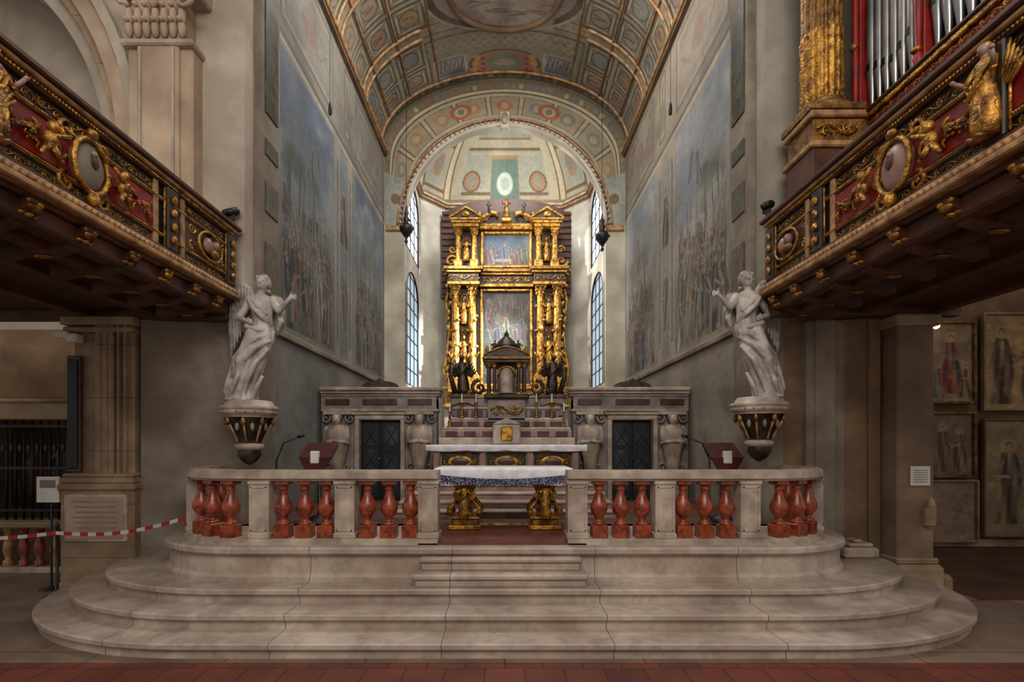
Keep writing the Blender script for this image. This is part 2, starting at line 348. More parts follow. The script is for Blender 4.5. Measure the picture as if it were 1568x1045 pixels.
    def mesh(s,name,fn,m,parent=None):
        X,Y,Z=fn(s.U,s.V); ny,nx=s.U.shape
        P=np.stack([np.broadcast_to(X,s.U.shape),np.broadcast_to(Y,s.U.shape),np.broadcast_to(Z,s.U.shape)],-1).reshape(-1,3)
        idx=np.arange(nx*ny).reshape(ny,nx); F=np.stack([idx[:-1,:-1],idx[:-1,1:],idx[1:,1:],idx[1:,:-1]],-1).reshape(-1,4)
        me=bpy.data.meshes.new(name); me.from_pydata(P.tolist(),[],F.tolist()); me.materials.append(m)
        c=np.clip(s.c,0,1).reshape(-1,3); c=np.where(c<=.04045,c/12.92,((c+.055)/1.055)**2.4)
        at=me.color_attributes.new('Col','FLOAT_COLOR','POINT'); at.data.foreach_set('color',np.concatenate([c,np.ones((len(c),1))],1).astype(np.float32).ravel())
        me.polygons.foreach_set('use_smooth',[True]*len(F)); me.update()
        o=bpy.data.objects.new(name,me); S.collection.objects.link(o)
        if parent: o.parent=parent
        return o
def pick(l): return random.choice(l)
# ============================================================ FLOORS / STEPS
m=MB(); m.box(-12,12,-4,4.0,-.1,0,FLOORR); m.build('floor_nave')
m=MB(); m.box(-12,5.2,4.0,9,-.1,0,FLOORG); m.box(5.2,12,4.0,5.6,-.1,0,FLOORG); m.box(5.2,12,5.6,9,-.1,.0,FLOORD); m.build('floor_side')
XC=2.57
def outline(f,r,rx,off,YB):
    P=[(-(XC+rx+off),YB)]
    for i in range(25):
        a=pi+i/24*pi/2; P.append((-XC+(rx+off)*math.cos(a),f+r+(r+off)*math.sin(a)))
    for i in range(25):
        a=1.5*pi+i/24*pi/2; P.append((XC+(rx+off)*math.cos(a),f+r+(r+off)*math.sin(a)))
    P.append((XC+rx+off,YB)); return P
def tier(m,f,r,rx,prof,YB,mt,top=True):
    rings=[[(x,y,z) for x,y in outline(f,r,rx,o,YB)] for o,z in prof]; n=len(rings[0]); vs=sum(rings,[])
    fs=[(j*n+i,j*n+i+1,(j+1)*n+i+1,(j+1)*n+i) for j in range(len(prof)-1) for i in range(n-1)]
    m.add(vs,fs,mt,False)
    if top: m.add(rings[-1],[tuple(range(n))],mt)
def stepprof(z0,z1): return [(-.035,z0),(-.035,z1-.065),(-.01,z1-.055),(0,z1-.045),(0,z1-.012),(-.012,z1)]
m=MB()
tier(m,4.04,1.9,2.33,stepprof(0,.13),6.3,STEP); tier(m,4.34,1.6,2.08,stepprof(.13,.26),6.3,STEP); tier(m,4.64,1.3,1.80,stepprof(.26,.39),6.3,STEP)
m.box(-.83,.75,4.71,5.2,.39,.455,STEP,.01); m.box(-.85,.77,4.69,5.2,.455,.51,STEP,.015)
m.box(-.79,.71,4.84,5.2,.51,.585,STEP,.01); m.box(-.81,.73,4.82,5.2,.585,.635,STEP,.015)
m.build('marble_steps')
m=MB(); tier(m,4.94,1.0,1.15,[(.03,.39),(.03,.43),(.0,.46),(-.01,.62),(.02,.64),(.045,.66),(.045,.70),(.03,.72)],6.35,STEP); m.build('altar_podium')
m=MB(); m.box(-3.3,3.3,6.2,17.2,.1,.72,FLOORD); m.box(-.85,.8,5.02,6.6,.70,.735,mat('red_brown_boards',(.42,.22,.16),(.32,.16,.12),4,.5)); m.build('floor_chancel')
# ============================================================ BALUSTRADES
def balustrade(s):
    m=MB()
    arc=[(s*(2.57+.88*math.cos(a)),5.98+.83*math.sin(a)) for a in [(-90+i*7.5)*pi/180 for i in range(13)]]
    path=[(s*.64-.02,5.15)]+arc+[(s*3.45,6.3)]
    m.sweep(path,.13,.72,.75,PALE); m.sweep(path,.11,.75,.775,PALE)
    m.sweep(path,.085,1.345,1.37,PALE); m.sweep(path,.115,1.37,1.43,PALE); m.sweep(path,.10,1.43,1.45,PALE)
    def post(x,y,rot,w=.098):
        m.M=Matrix.Translation((x,y,0))@Matrix.Rotation(rot,4,'Z')
        m.box(-w,w,-.10,.10,.775,1.345,PALE,.006); m.box(-w-.012,w+.012,-.115,.115,.775,.83,PALE,.008); m.box(-w-.01,w+.01,-.112,.112,1.31,1.345,PALE,.006)
        for a,b,c,d in((-w+.02,-w+.032,.85,1.29),(w-.032,w-.02,.85,1.29),(-w+.02,w-.02,.85,.862),(-w+.02,w-.02,1.278,1.29)): m.box(a,b,-.108,-.09,c,d,PALE)
        m.M=None
    def bal(x,y,rot):
        m.M=Matrix.Translation((x,y,0))@Matrix.Rotation(rot,4,'Z')
        m.box(-.078,.078,-.07,.07,.775,.90,REDM,.006)
        m.lathe(0,0,[(.06,.90),(.066,.915),(.055,.93),(.038,.945),(.034,.96),(.05,.985),(.075,1.02),(.088,1.06),(.083,1.10),(.062,1.15),(.042,1.195),(.034,1.235),(.036,1.25),(.05,1.26),(.036,1.272),(.045,1.29),(.062,1.305)],REDM,18)
        m.box(-.07,.07,-.065,.065,1.305,1.345,REDM,.005); m.M=None
    px=[.74,1.585,2.43]
    for p in px: post(s*p-.02*(p<1),5.15,0)
    for a,b in((px[0],px[1]),(px[1],px[2])):
        for k in range(3): bal(s*(a+.098+(b-a-.196)*(k+.5)/3),5.15,0)
    def A(d): 
        a=d*pi/180; return (s*(2.57+.88*math.cos(a)),5.98+.83*math.sin(a),s*(a+pi/2))
    for d in(-77,-61,-45): bal(*A(d))
    post(*A(-26),.075)
    for d in(-10,): bal(*A(d))
    for y in(6.08,6.22): bal(s*3.45,y,pi/2)
    return m.build('marble_balustrade')
balustrade(-1); balustrade(1)
# ============================================================ ALTAR TABLE
m=MB()
m.box(-.72,.70,5.72,6.42,1.38,1.42,WOOD)
NX=60
def drape(x0,x1,y0,y1,zt,drop,mt,sag=.0):
    vs=[];prof=[(y0-.0,-1),(y0-.012,-.6),(y0-.012,-.15),(y0,0),(y1,0),(y1+.01,-.5),(y1+.012,-1)]
    for i in range(NX+1):
        x=x0+(x1-x0)*i/NX
        for k,(y,d) in enumerate(prof):
            w=.012*math.sin(i*.9)*(-d); vs.append((x,y+w*(1 if k<3 else -1),zt+d*(drop+sag*abs(math.sin(i/NX*pi*4)))))
    n=len(prof); m.add(vs,[(i*n+k,(i+1)*n+k,(i+1)*n+k+1,i*n+k+1) for i in range(NX) for k in range(n-1)],mt,True)
drape(-.78,.75,5.68,6.46,1.44,.17,CLOTH,.02)
vs=[]
for i in range(NX+1):
    x=-.76+1.49*i/NX; sg=.05*math.sin(i/NX*pi)
    vs+=[(x,5.655-.004*math.sin(i*.9),1.375-sg),(x,5.655-.004*math.sin(i*.9),1.31-sg)]
m.add(vs,[(2*i,2*i+2,2*i+3,2*i+1) for i in range(NX)],LACE,True)
for i in range(40): m.ell((-.75+1.47*i/39,5.65,1.30-.05*math.sin(i/39*pi)),(.014,.004,.016),LACE,6,4)
for cx in(-.46,.46):
    m.box(cx-.19,cx+.19,5.78,6.3,.735,.79,GOLD,.015); m.box(cx-.15,cx+.15,5.82,6.26,.79,.86,GOLDD,.01); m.box(cx-.17,cx+.17,5.8,6.28,.86,.88,GOLD,.008)
    for y in(5.86,6.2):
        m.lathe(cx,y,[(.07,.88),(.09,.92),(.05,.96),(.08,1.03),(.09,1.10),(.06,1.18),(.04,1.22),(.07,1.27),(.09,1.31),(.10,1.38)],GOLD,14,flute=.15,nf=7)
        for d in(-1,1):
            m.tube([(cx+d*.15,y,.89),(cx+d*.18,y,.96),(cx+d*.11,y,1.04),(cx+d*.06,y-.02,1.12),(cx+d*.10,y,1.24),(cx+d*.16,y,1.36)],[.02,.028,.024,.02,.026,.03],GOLD,7)
            m.ell((cx+d*.17,y-.01,.93),.036,GOLD,8,6); m.ell((cx+d*.15,y-.02,1.3),.034,GOLD,8,6)
    fig(m,cx,5.76,.88,.42,GOLD,wings=True)
m.box(-.3,.3,5.95,6.05,.76,.785,GOLD,.01)
m.build('altar_table')
# ============================================================ HIGH ALTAR with steps
m=MB()
for i in range(5):
    z=.72+.1*i; m.box(-1.5+.06*i,1.52-.06*i,6.85+.24*i,8.98,z,z+.065,PINKM); m.box(-1.53+.06*i,1.55-.06*i,6.82+.24*i,8.98,z+.065,z+.1,PALE,.01)
m.build('altar_steps')
m=MB()
m.box(-1.12,1.17,8.15,8.9,1.22,1.62,GREYM); m.box(-1.18,1.23,8.1,8.95,1.22,1.28,PALE,.01)
for x0,x1 in((-1.0,-.42),(-.28,.33),(.47,1.05)):
    c=(x0+x1)/2; m.box(x0,x1,8.12,8.16,1.31,1.57,BRONZE,.01); m.ell((c,8.11,1.43),(.2,.02,.1),GOLD,20,8); m.ell((c,8.10,1.43),(.15,.02,.07),REDI,16,6)
    for d in(-1,1): m.M=frame((c+d*.22,8.11,1.43),(1,0,0),(0,0,1)); spiral(m,0,0,.05,d,GOLD); m.M=None
for x in(-1.08,-.35,.4,1.12): m.box(x-.05,x+.05,8.09,8.15,1.28,1.62,PINKM,.01)
m.box(-1.2,1.25,8.08,8.95,1.62,1.66,PALE)
drape(-1.24,1.29,8.04,8.94,1.70,.09,CLOTH,.015)
g=[(1.16,8.7,1.66,1.82,PALE),(1.12,8.75,1.82,1.95,PINKM),(1.10,8.78,1.95,2.0,PALE),(1.02,8.88,2.0,2.12,PINKM),(1.0,8.9,2.12,2.17,PALE),(.92,8.98,2.17,2.32,GREYM),(.95,8.96,2.32,2.37,PALE),(.8,9.02,2.37,2.52,GREYM),(.84,9.0,2.52,2.56,PALE)]
for w,y,z0,z1,mt in g: m.box(.03-w,.03+w,y,9.7,z0,z1,mt,.012)
for i in range(-3,4):
    if i: 
        for w,y,z0,z1,mt in (g[1],g[3],g[5]): m.box(.03+i*w*.28-.1,.03+i*w*.28+.1,y-.012,y,z0+.02,z1-.02,REDI)
m.box(-.2,.26,8.5,9.2,1.70,2.05,PALE,.02); m.prism([(-.2,2.05),(.26,2.05),(.03,2.15)],8.48,9.2,'y',PALE); m.box(-.07,.13,8.47,8.52,1.76,2.0,GOLD,.02)
m.box(-.36,.42,8.85,9.6,2.0,2.1,BRONZE,.02); m.box(-.3,.36,8.9,9.6,2.1,2.5,GREYM,.01)
m.M=frame((.03,8.89,2.3),(1,0,0),(0,0,1)); scroll_band(m,-.28,.28,-.12,.12,GOLD); m.M=None
m.box(-.36,.42,8.82,9.6,2.5,2.58,BRONZE,.02)
for x in(-.28,-.18,.24,.34): column(m,x,8.9,2.58,3.12,.033,REDI,GOLD,10); column(m,x,9.2,2.58,3.12,.033,BRONZE,GOLD,8)
m.box(-.14,.2,9.0,9.5,2.58,3.12,BRONZE); m.lathe(.03,9.0,[(.12,2.6),(.12,2.95),(.09,3.02),(.04,3.07),(.0,3.08)],PALE,16)
m.tube([(.03+.15*math.cos(a),8.93,2.92+.15*math.sin(a)) for a in [i*pi/10 for i in range(11)]],.018,GOLD,6)
m.box(-.36,.42,8.8,9.55,3.12,3.17,BRONZE,.01); m.box(-.39,.45,8.76,9.58,3.17,3.21,GOLDD,.01)
m.prism([(-.37,3.21),(.43,3.21),(.34,3.28),(.18,3.35),(.03,3.37),(-.12,3.35),(-.28,3.28)],8.8,9.3,'y',BRONZE)
m.tube([(-.37,8.79,3.22),(-.28,8.79,3.29),(-.12,8.79,3.36),(.03,8.79,3.39),(.18,8.79,3.36),(.34,8.79,3.29),(.43,8.79,3.22)],.018,GOLDD,6)
m.lathe(.03,9.15,[(.2,3.3),(.2,3.42),(.22,3.44),(.19,3.47),(.16,3.53),(.09,3.6),(.04,3.64),(.05,3.67),(.015,3.72),(.0,3.78)],BRONZE,16,flute=.08,nf=8)
for d in(-1,1): m.lathe(.03+d*.34,8.85,[(.03,3.21),(.05,3.26),(.025,3.3),(.04,3.35),(.0,3.43)],GOLD,8); fig(m,.03+d*.24,8.9,3.24,.28,BRONZE,lean=-d*.15)
for d in(-1,1):
    cx=.05+d*.78
    m.box(cx-.22,cx+.22,9.0,9.4,2.2,2.56,GREYM,.02); m.box(cx-.25,cx+.25,8.97,9.4,2.52,2.58,BRONZE,.01)
    m.M=frame((cx,8.98,2.38),(1,0,0),(0,0,1)); scroll_band(m,-.2,.2,-.12,.12,GOLDD); m.M=None
    m.M=frame((.05+d*.5,9.0,2.7),(1,0,0),(0,0,1)); spiral(m,0,0,.14,-d,BRONZE,a0=pi/2,th=.25); spiral(m,d*.13,-.08,.09,d,GOLDD,th=.25); m.M=None
    fig(m,cx,9.15,2.58,.72,BRONZE,lean=d*.06,wings=True,arms=((.4,.6),(-.6,.2)))
    m.tube([(cx+d*.14,9.05,2.6),(cx+d*.22,9.0,2.9),(cx+d*.2,9.05,3.15)],[.05,.04,.015],BRONZE,8)
m.build('high_altar')
def candle(x,y,z,h,mt=GOLDD):
    m=MB(); m.lathe(x,y,[(.055,z),(.05,z+.02),(.02,z+.04),(.03,z+h*.2),(.013,z+h*.26),(.024,z+h*.4),(.012,z+h*.5),(.016,z+h*.6),(.04,z+h*.63),(.012,z+h*.65)],mt,10); m.lathe(x,y,[(.012,z+h*.65),(.012,z+h)],CLOTH,8); m.build('altar_candlestick')
for x in(-.95,-.75,-.5,.55,.82,1.02): candle(x,8.93 if abs(x)<.9 else 8.84,2.17 if abs(x)<.94 else 2.0,.42)
# ============================================================ STONE SCREENS with doors
def screen(s,doorc,dn):
    x0,x1=(1.2,3.22); X=lambda a:s*a; m=MB(); c=doorc; y=9.0
    m.box(X(x0),X(c-.38),y,y+.3,.72,2.5,GREYM); m.box(X(c+.38),X(x1),y,y+.3,.72,2.5,GREYM); m.box(X(c-.38),X(c+.38),y,y+.3,2.26,2.5,GREYM)
    m.box(X(x0-.03),X(x1),y-.06,y+.32,2.28,2.33,PALE,.012); m.box(X(x0),X(x1),y-.03,y+.3,2.33,2.55,GREYM)
    for a,b in((x0+.08,x0+.5),(c-.3,c+.3),(x1-.5,x1-.08)): m.box(X(a),X(b),y-.045,y-.02,2.39,2.50,REDI,.005)
    for z0,z1,o in((2.55,2.59,.06),(2.59,2.64,.10),(2.64,2.70,.14)): m.box(X(x0-.04-o*.3),X(x1),y-o,y+.32,z0,z1,PALE,.012)
    for d in(-1,1): m.box(X(c+d*.36),X(c+d*.44),y-.05,y+.02,.72,2.2,PALE,.01)
    m.box(X(c-.44),X(c+.44),y-.06,y+.02,2.14,2.22,PALE,.012); m.box(X(c-.5),X(c+.5),y-.09,y+.02,2.22,2.27,PALE,.012)
    m.prism([(X(c-.34),2.70),(X(c+.34),2.70),(X(c+.3),2.76),(X(c+.2),2.80),(X(c+.08),2.82),(X(c),2.87),(X(c-.08),2.82),(X(c-.2),2.80),(X(c-.3),2.76)],y-.04,y+.15,'y',BRONZE)
    for q in(x0+.28,x1-.3):
        m.box(X(q-.2),X(q+.2),y-.08,y,.72,1.15,GREYM,.02)
        m.loft([(1.15,X(q),y-.06,.10,.08,.05),(1.4,X(q),y-.08,.12,.1,.12),(1.65,X(q),y-.09,.17,.13,.1),(1.8,X(q),y-.1,.21,.15,.06),(1.95,X(q),y-.1,.2,.14,.06),(2.05,X(q),y-.08,.12,.1,0)],PALE,24)
        m.ell((X(q),y-.14,2.13),(.075,.085,.1),PALE,12,9); m.ell((X(q),y-.22,2.12),(.018,.02,.03),PALE,6,5); m.ell((X(q),y-.1,2.18),(.1,.09,.07),GREYM,10,7)
        for d in(-1,1):
            m.cap((X(q)+d*.17,y-.1,1.98),(X(q)+d*.2,y-.15,1.74),.05,.042,PALE); m.cap((X(q)+d*.2,y-.15,1.74),(X(q)+d*.03,y-.25,1.76),.04,.032,PALE)
            m.M=frame((X(q)+d*.21,y-.03,2.16),(1,0,0),(0,0,1)); spiral(m,0,0,.1,d,GREYM,a0=pi/2,th=.25); m.M=None
            m.M=frame((X(q)+d*.17,y-.03,1.3),(1,0,0),(0,0,1)); spiral(m,0,0,.09,-d,GREYM,th=.25); m.M=None
        m.box(X(q-.24),X(q+.24),y-.12,y,2.22,2.28,PALE,.01)
    m.build('carved_stone_screen')
    m=MB()
    m.box(X(c-.36),X(c+.36),y+.1,y+.14,.72,2.14,BLACK)
    for d in(-1,1):
        m.box(X(c+d*.02),X(c+d*.34),y+.07,y+.1,.74,2.12,BLACK,.01)
        for k in range(3): m.box(X(c+d*.07),X(c+d*.29),y+.055,y+.075,.85+k*.42,1.19+k*.42,PANE)
        for k in range(3):
            for a in(-1,1): m.tube([(X(c+d*.18-a*.1),y+.05,.86+k*.42),(X(c+d*.18+a*.1),y+.05,1.18+k*.42)],.007,BLACK,5)
    m.ell((X(c+.03),y+.05,1.45),.02,GOLD,8,6); m.build('door_%d'%dn)
screen(-1,2.19,1); screen(1,2.24,2)
# ============================================================ ALTARPIECE
def painting_canvas(u0,u1,v0,v1,res): return CV(u0,u1,v0,v1,int((u1-u0)/res),int((v1-v0)/res),(.2,.17,.13))
par=empty('gilded_altarpiece')
m=MB(); AX=.05
m.box(AX-1.95,AX+1.95,16.0,16.6,.72,2.9,GREYM,.02); m.box(AX-1.9,AX+1.9,15.9,16.6,2.9,3.45,GOLDD,.02)
for z0,z1,o in((3.40,3.5,.05),(2.85,2.95,.05)): m.box(AX-1.92-o,AX+1.92+o,15.85,16.6,z0,z1,GOLD,.02)
m.box(AX-1.85,AX+1.85,16.25,16.6,3.45,7.2,BRONZE)
m.M=frame((AX,15.88,3.05),(1,0,0),(0,0,1)); scroll_band(m,-1.85,1.85,0,.32,GOLD); m.M=None
for d in(-1,1):
    for cx,r in((AX+d*1.58,.13),(AX+d*1.06,.13)):
        m.box(cx-.22,cx+.22,15.72,16.2,3.3,3.85,GOLD,.03)
        fig(m,cx,15.82,3.85,.85,GOLD,wings=False,arms=((.6,.5),(-.5,.5)))
        column(m,cx,15.95,3.85,6.62,r,GOLD,GOLD,16,.12,8)
        for k in range(9):
            a=k*1.1; m.ell((cx+math.cos(a)*r,15.95+math.sin(a)*r-.04,4.75+k*.16),(.07,.06,.05),GOLD,6,5)
        m.ell((cx,15.8,5.3),(.1,.08,.13),GOLD,8,6)
    cx=AX+d*1.32; m.box(cx-.14,cx+.14,16.05,16.3,3.5,6.6,BRONZE)
    fig(m,cx,15.95,4.1,1.0,GOLD,arms=((.4,.9),(-.5,.2))); fig(m,cx,15.95,5.45,.8,GOLD,wings=True)
    m.M=frame((cx,16.03,5.2),(1,0,0),(0,0,1)); spiral(m,0,0,.13,1,GOLD); spiral(m,0,.12,.1,-1,GOLD); spiral(m,0,1.1,.12,1,GOLD); m.M=None
    for k in range(12):
        x=AX+d*(1.78+.05*math.sin(k)); m.ell((x,16.0,3.6+k*.25),(.06,.06,.11),GOLD,6,5,Matrix.Rotation(.4*(-1)**k,3,'Y'))
    m.tube([(AX+d*1.8,16.1,3.5),(AX+d*1.95,16.1,4.0),(AX+d*1.85,16.1,4.6),(AX+d*1.78,16.1,5.4),(AX+d*1.9,16.1,6.2),(AX+d*1.8,16.1,6.6)],[.07,.06,.05,.04,.05,.05],GOLD,7)
for z0,z1,o,mt in((6.62,6.72,.0,GOLD),(6.72,6.98,-.03,DARKP),(6.98,7.06,.04,GOLD),(7.06,7.16,.1,GOLDD)):
    m.box(AX-1.9-o,AX+1.9+o,15.95-o,16.6,z0,z1,mt,.015)
    for d in(-1,1): m.box(AX+d*1.32-.5-o,AX+d*1.32+.5+o,15.7-o,16.5,z0,z1,mt,.015)
for d in(-1,1):
    m.M=frame((AX+d*1.32,15.72,6.85),(1,0,0),(0,0,1)); scroll_band(m,-.48,.48,-.11,.11,GOLD); m.M=None
m.M=frame((AX,15.97,6.85),(1,0,0),(0,0,1)); scroll_band(m,-.78,.78,-.11,.11,GOLD); m.M=None
m.box(AX-1.62,AX+1.62,16.25,16.6,7.16,8.6,BRONZE)
for d in(-1,1):
    for cx in(AX+d*1.5,AX+d*1.0):
        m.box(cx-.13,cx+.13,15.85,16.2,7.16,7.4,GOLD,.02); column(m,cx,15.98,7.4,8.42,.09,GOLD,GOLD,14,.1,7)
    cx=AX+d*1.25; m.box(cx-.13,cx+.13,16.15,16.3,7.3,8.4,BRONZE); fig(m,cx,16.05,7.45,.75,GOLD)
    for z0,z1,o in((8.42,8.52,0),(8.52,8.6,.05),(8.6,8.66,.09)): m.box(AX+d*1.25-.4-o,AX+d*1.25+.4+o,15.75-o,16.5,z0,z1,GOLD,.012)
    m.prism([(AX+d*1.25-.48,8.66),(AX+d*1.25+.48,8.66),(AX+d*1.25,8.96)],15.7,16.4,'y',BRONZE)
    m.tube([(AX+d*1.25-.5,15.68,8.67),(AX+d*1.25,15.68,8.98),(AX+d*1.25+.5,15.68,8.67)],.04,GOLD,6)
    m.ell((AX+d*1.25,15.66,8.76),(.12,.05,.08),GOLD,8,6)
    m.lathe(AX+d*1.25-d*.42,15.95,[(.04,8.7),(.06,8.8),(.03,8.85),(.04,8.9),(0,8.98)],GOLD,8)
    m.tube([(AX+d*.82,15.9,8.62),(AX+d*.7,15.9,8.78),(AX+d*.45,15.9,8.90),(AX+d*.28,15.9,8.88),(AX+d*.3,15.9,8.78)],[.06,.07,.07,.06,.05],GOLD,8)
    fig(m,AX+d*.52,15.85,8.86,.36,BRONZE,lean=d*.1)
    m.M=frame((AX+d*1.72,16.1,7.45),(1,0,0),(0,0,1)); spiral(m,0,0,.2,-d,GOLD,th=.25); spiral(m,d*-.03,.38,.13,d,GOLD,th=.25); m.M=None
m.box(AX-.85,AX+.85,15.95,16.5,8.42,8.6,GOLD,.02); m.M=frame((AX,15.94,8.51),(1,0,0),(0,0,1)); scroll_band(m,-.8,.8,-.07,.07,GOLD); m.M=None
m.prism([(AX-.7,8.6),(AX+.7,8.6),(AX+.5,8.85),(AX+.2,8.95),(AX-.2,8.95),(AX-.5,8.85)],16.0,16.4,'y',BRONZE)
m.box(AX-.16,AX+.16,15.8,16.2,8.6,8.72,GOLD,.02); fig(m,AX,15.9,8.72,.66,GOLDD,arms=((.3,.3),(-.4,.5)),wings=False)
def fr(u0,u1,v0,v1,w,y,mt=GOLD):
    for a,b,c,d in((u0-w,u0,v0-w,v1+w),(u1,u1+w,v0-w,v1+w),(u0,u1,v0-w,v0),(u0,u1,v1,v1+w)): m.box(a,b,y-.08,y+.1,c,d,mt,.02)
fr(AX-.72,AX+.72,7.32,8.30,.08,16.1); fr(AX-.74,AX+.74,3.6,6.5,.08,16.1)
m.build('carved_frame',par)
c=painting_canvas(AX-.74,AX+.74,3.6,6.5,.011); c.bl(np.clip((c.V-4.6)/1.5,0,.6),(.28,.26,.21)); c.clouds(-9,9,4.2,6.5,(.40,.36,.28),2.2,2,.5,.6)
c.rect(-9,9,4.9,5.5,(.28,.36,.40),.5)
for i in range(70):
    v=pick([3.62,3.8,4.2,4.45,5.0,5.35,5.7,5.85]); c.fig(AX+random.uniform(-.62,.62),v,random.uniform(.4,.62),pick([(.40,.18,.12),(.22,.27,.34),(.44,.34,.20),(.32,.22,.15),(.48,.43,.36),(.18,.22,.18),(.36,.34,.38)]),random.uniform(-.2,.2),a=.8)
c.line(AX,4.9,AX,6.0,.014,(.44,.38,.30)); c.line(AX-.2,5.72,AX+.2,5.72,.010,(.42,.36,.28)); c.fig(AX,5.05,.7,(.50,.44,.36)); c.tone(3,.6); c.c*=.66
c.mesh('lower_painting',lambda U,V:(U,16.12,V),OIL,par)
c=painting_canvas(AX-.72,AX+.72,7.32,8.30,.011); c.c[:]=(.24,.33,.42); c.clouds(-9,9,7,9,(.50,.52,.50),2.5,4,.48); c.rect(-9,9,7.3,7.5,(.35,.28,.2))
for u,h,cl in((-.6,.6,(.5,.15,.12)),(-.42,.7,(.48,.46,.48)),(-.25,.55,(.2,.28,.45)),(-.05,.72,(.28,.4,.55)),(.1,.62,(.56,.48,.40)),(.28,.5,(.5,.2,.15)),(.42,.66,(.52,.34,.18)),(.6,.6,(.3,.35,.25))): c.fig(AX+u,7.38,h*.95,cl)
c.ell(AX-.1,7.5,.3,.06,(.60,.52,.44)); c.tone(4,.4); c.c*=.70
c.mesh('upper_painting',lambda U,V:(U,16.12,V),OIL,par)
m=MB(); m.prism([(-2.1,6.5),(2.2,6.5),(2.2,9.0)]+[(.05+2.15*math.cos(a),9.0+.75*math.sin(a)) for a in [i*pi/16 for i in range(1,16)]]+[(-2.1,9.0)],16.75,16.9,'y',WOOD)
for k in range(14): m.box(-2.05,2.15,16.68,16.76,6.6+k*.2,6.7+k*.2,SOFF)
m.build('backboard',par)
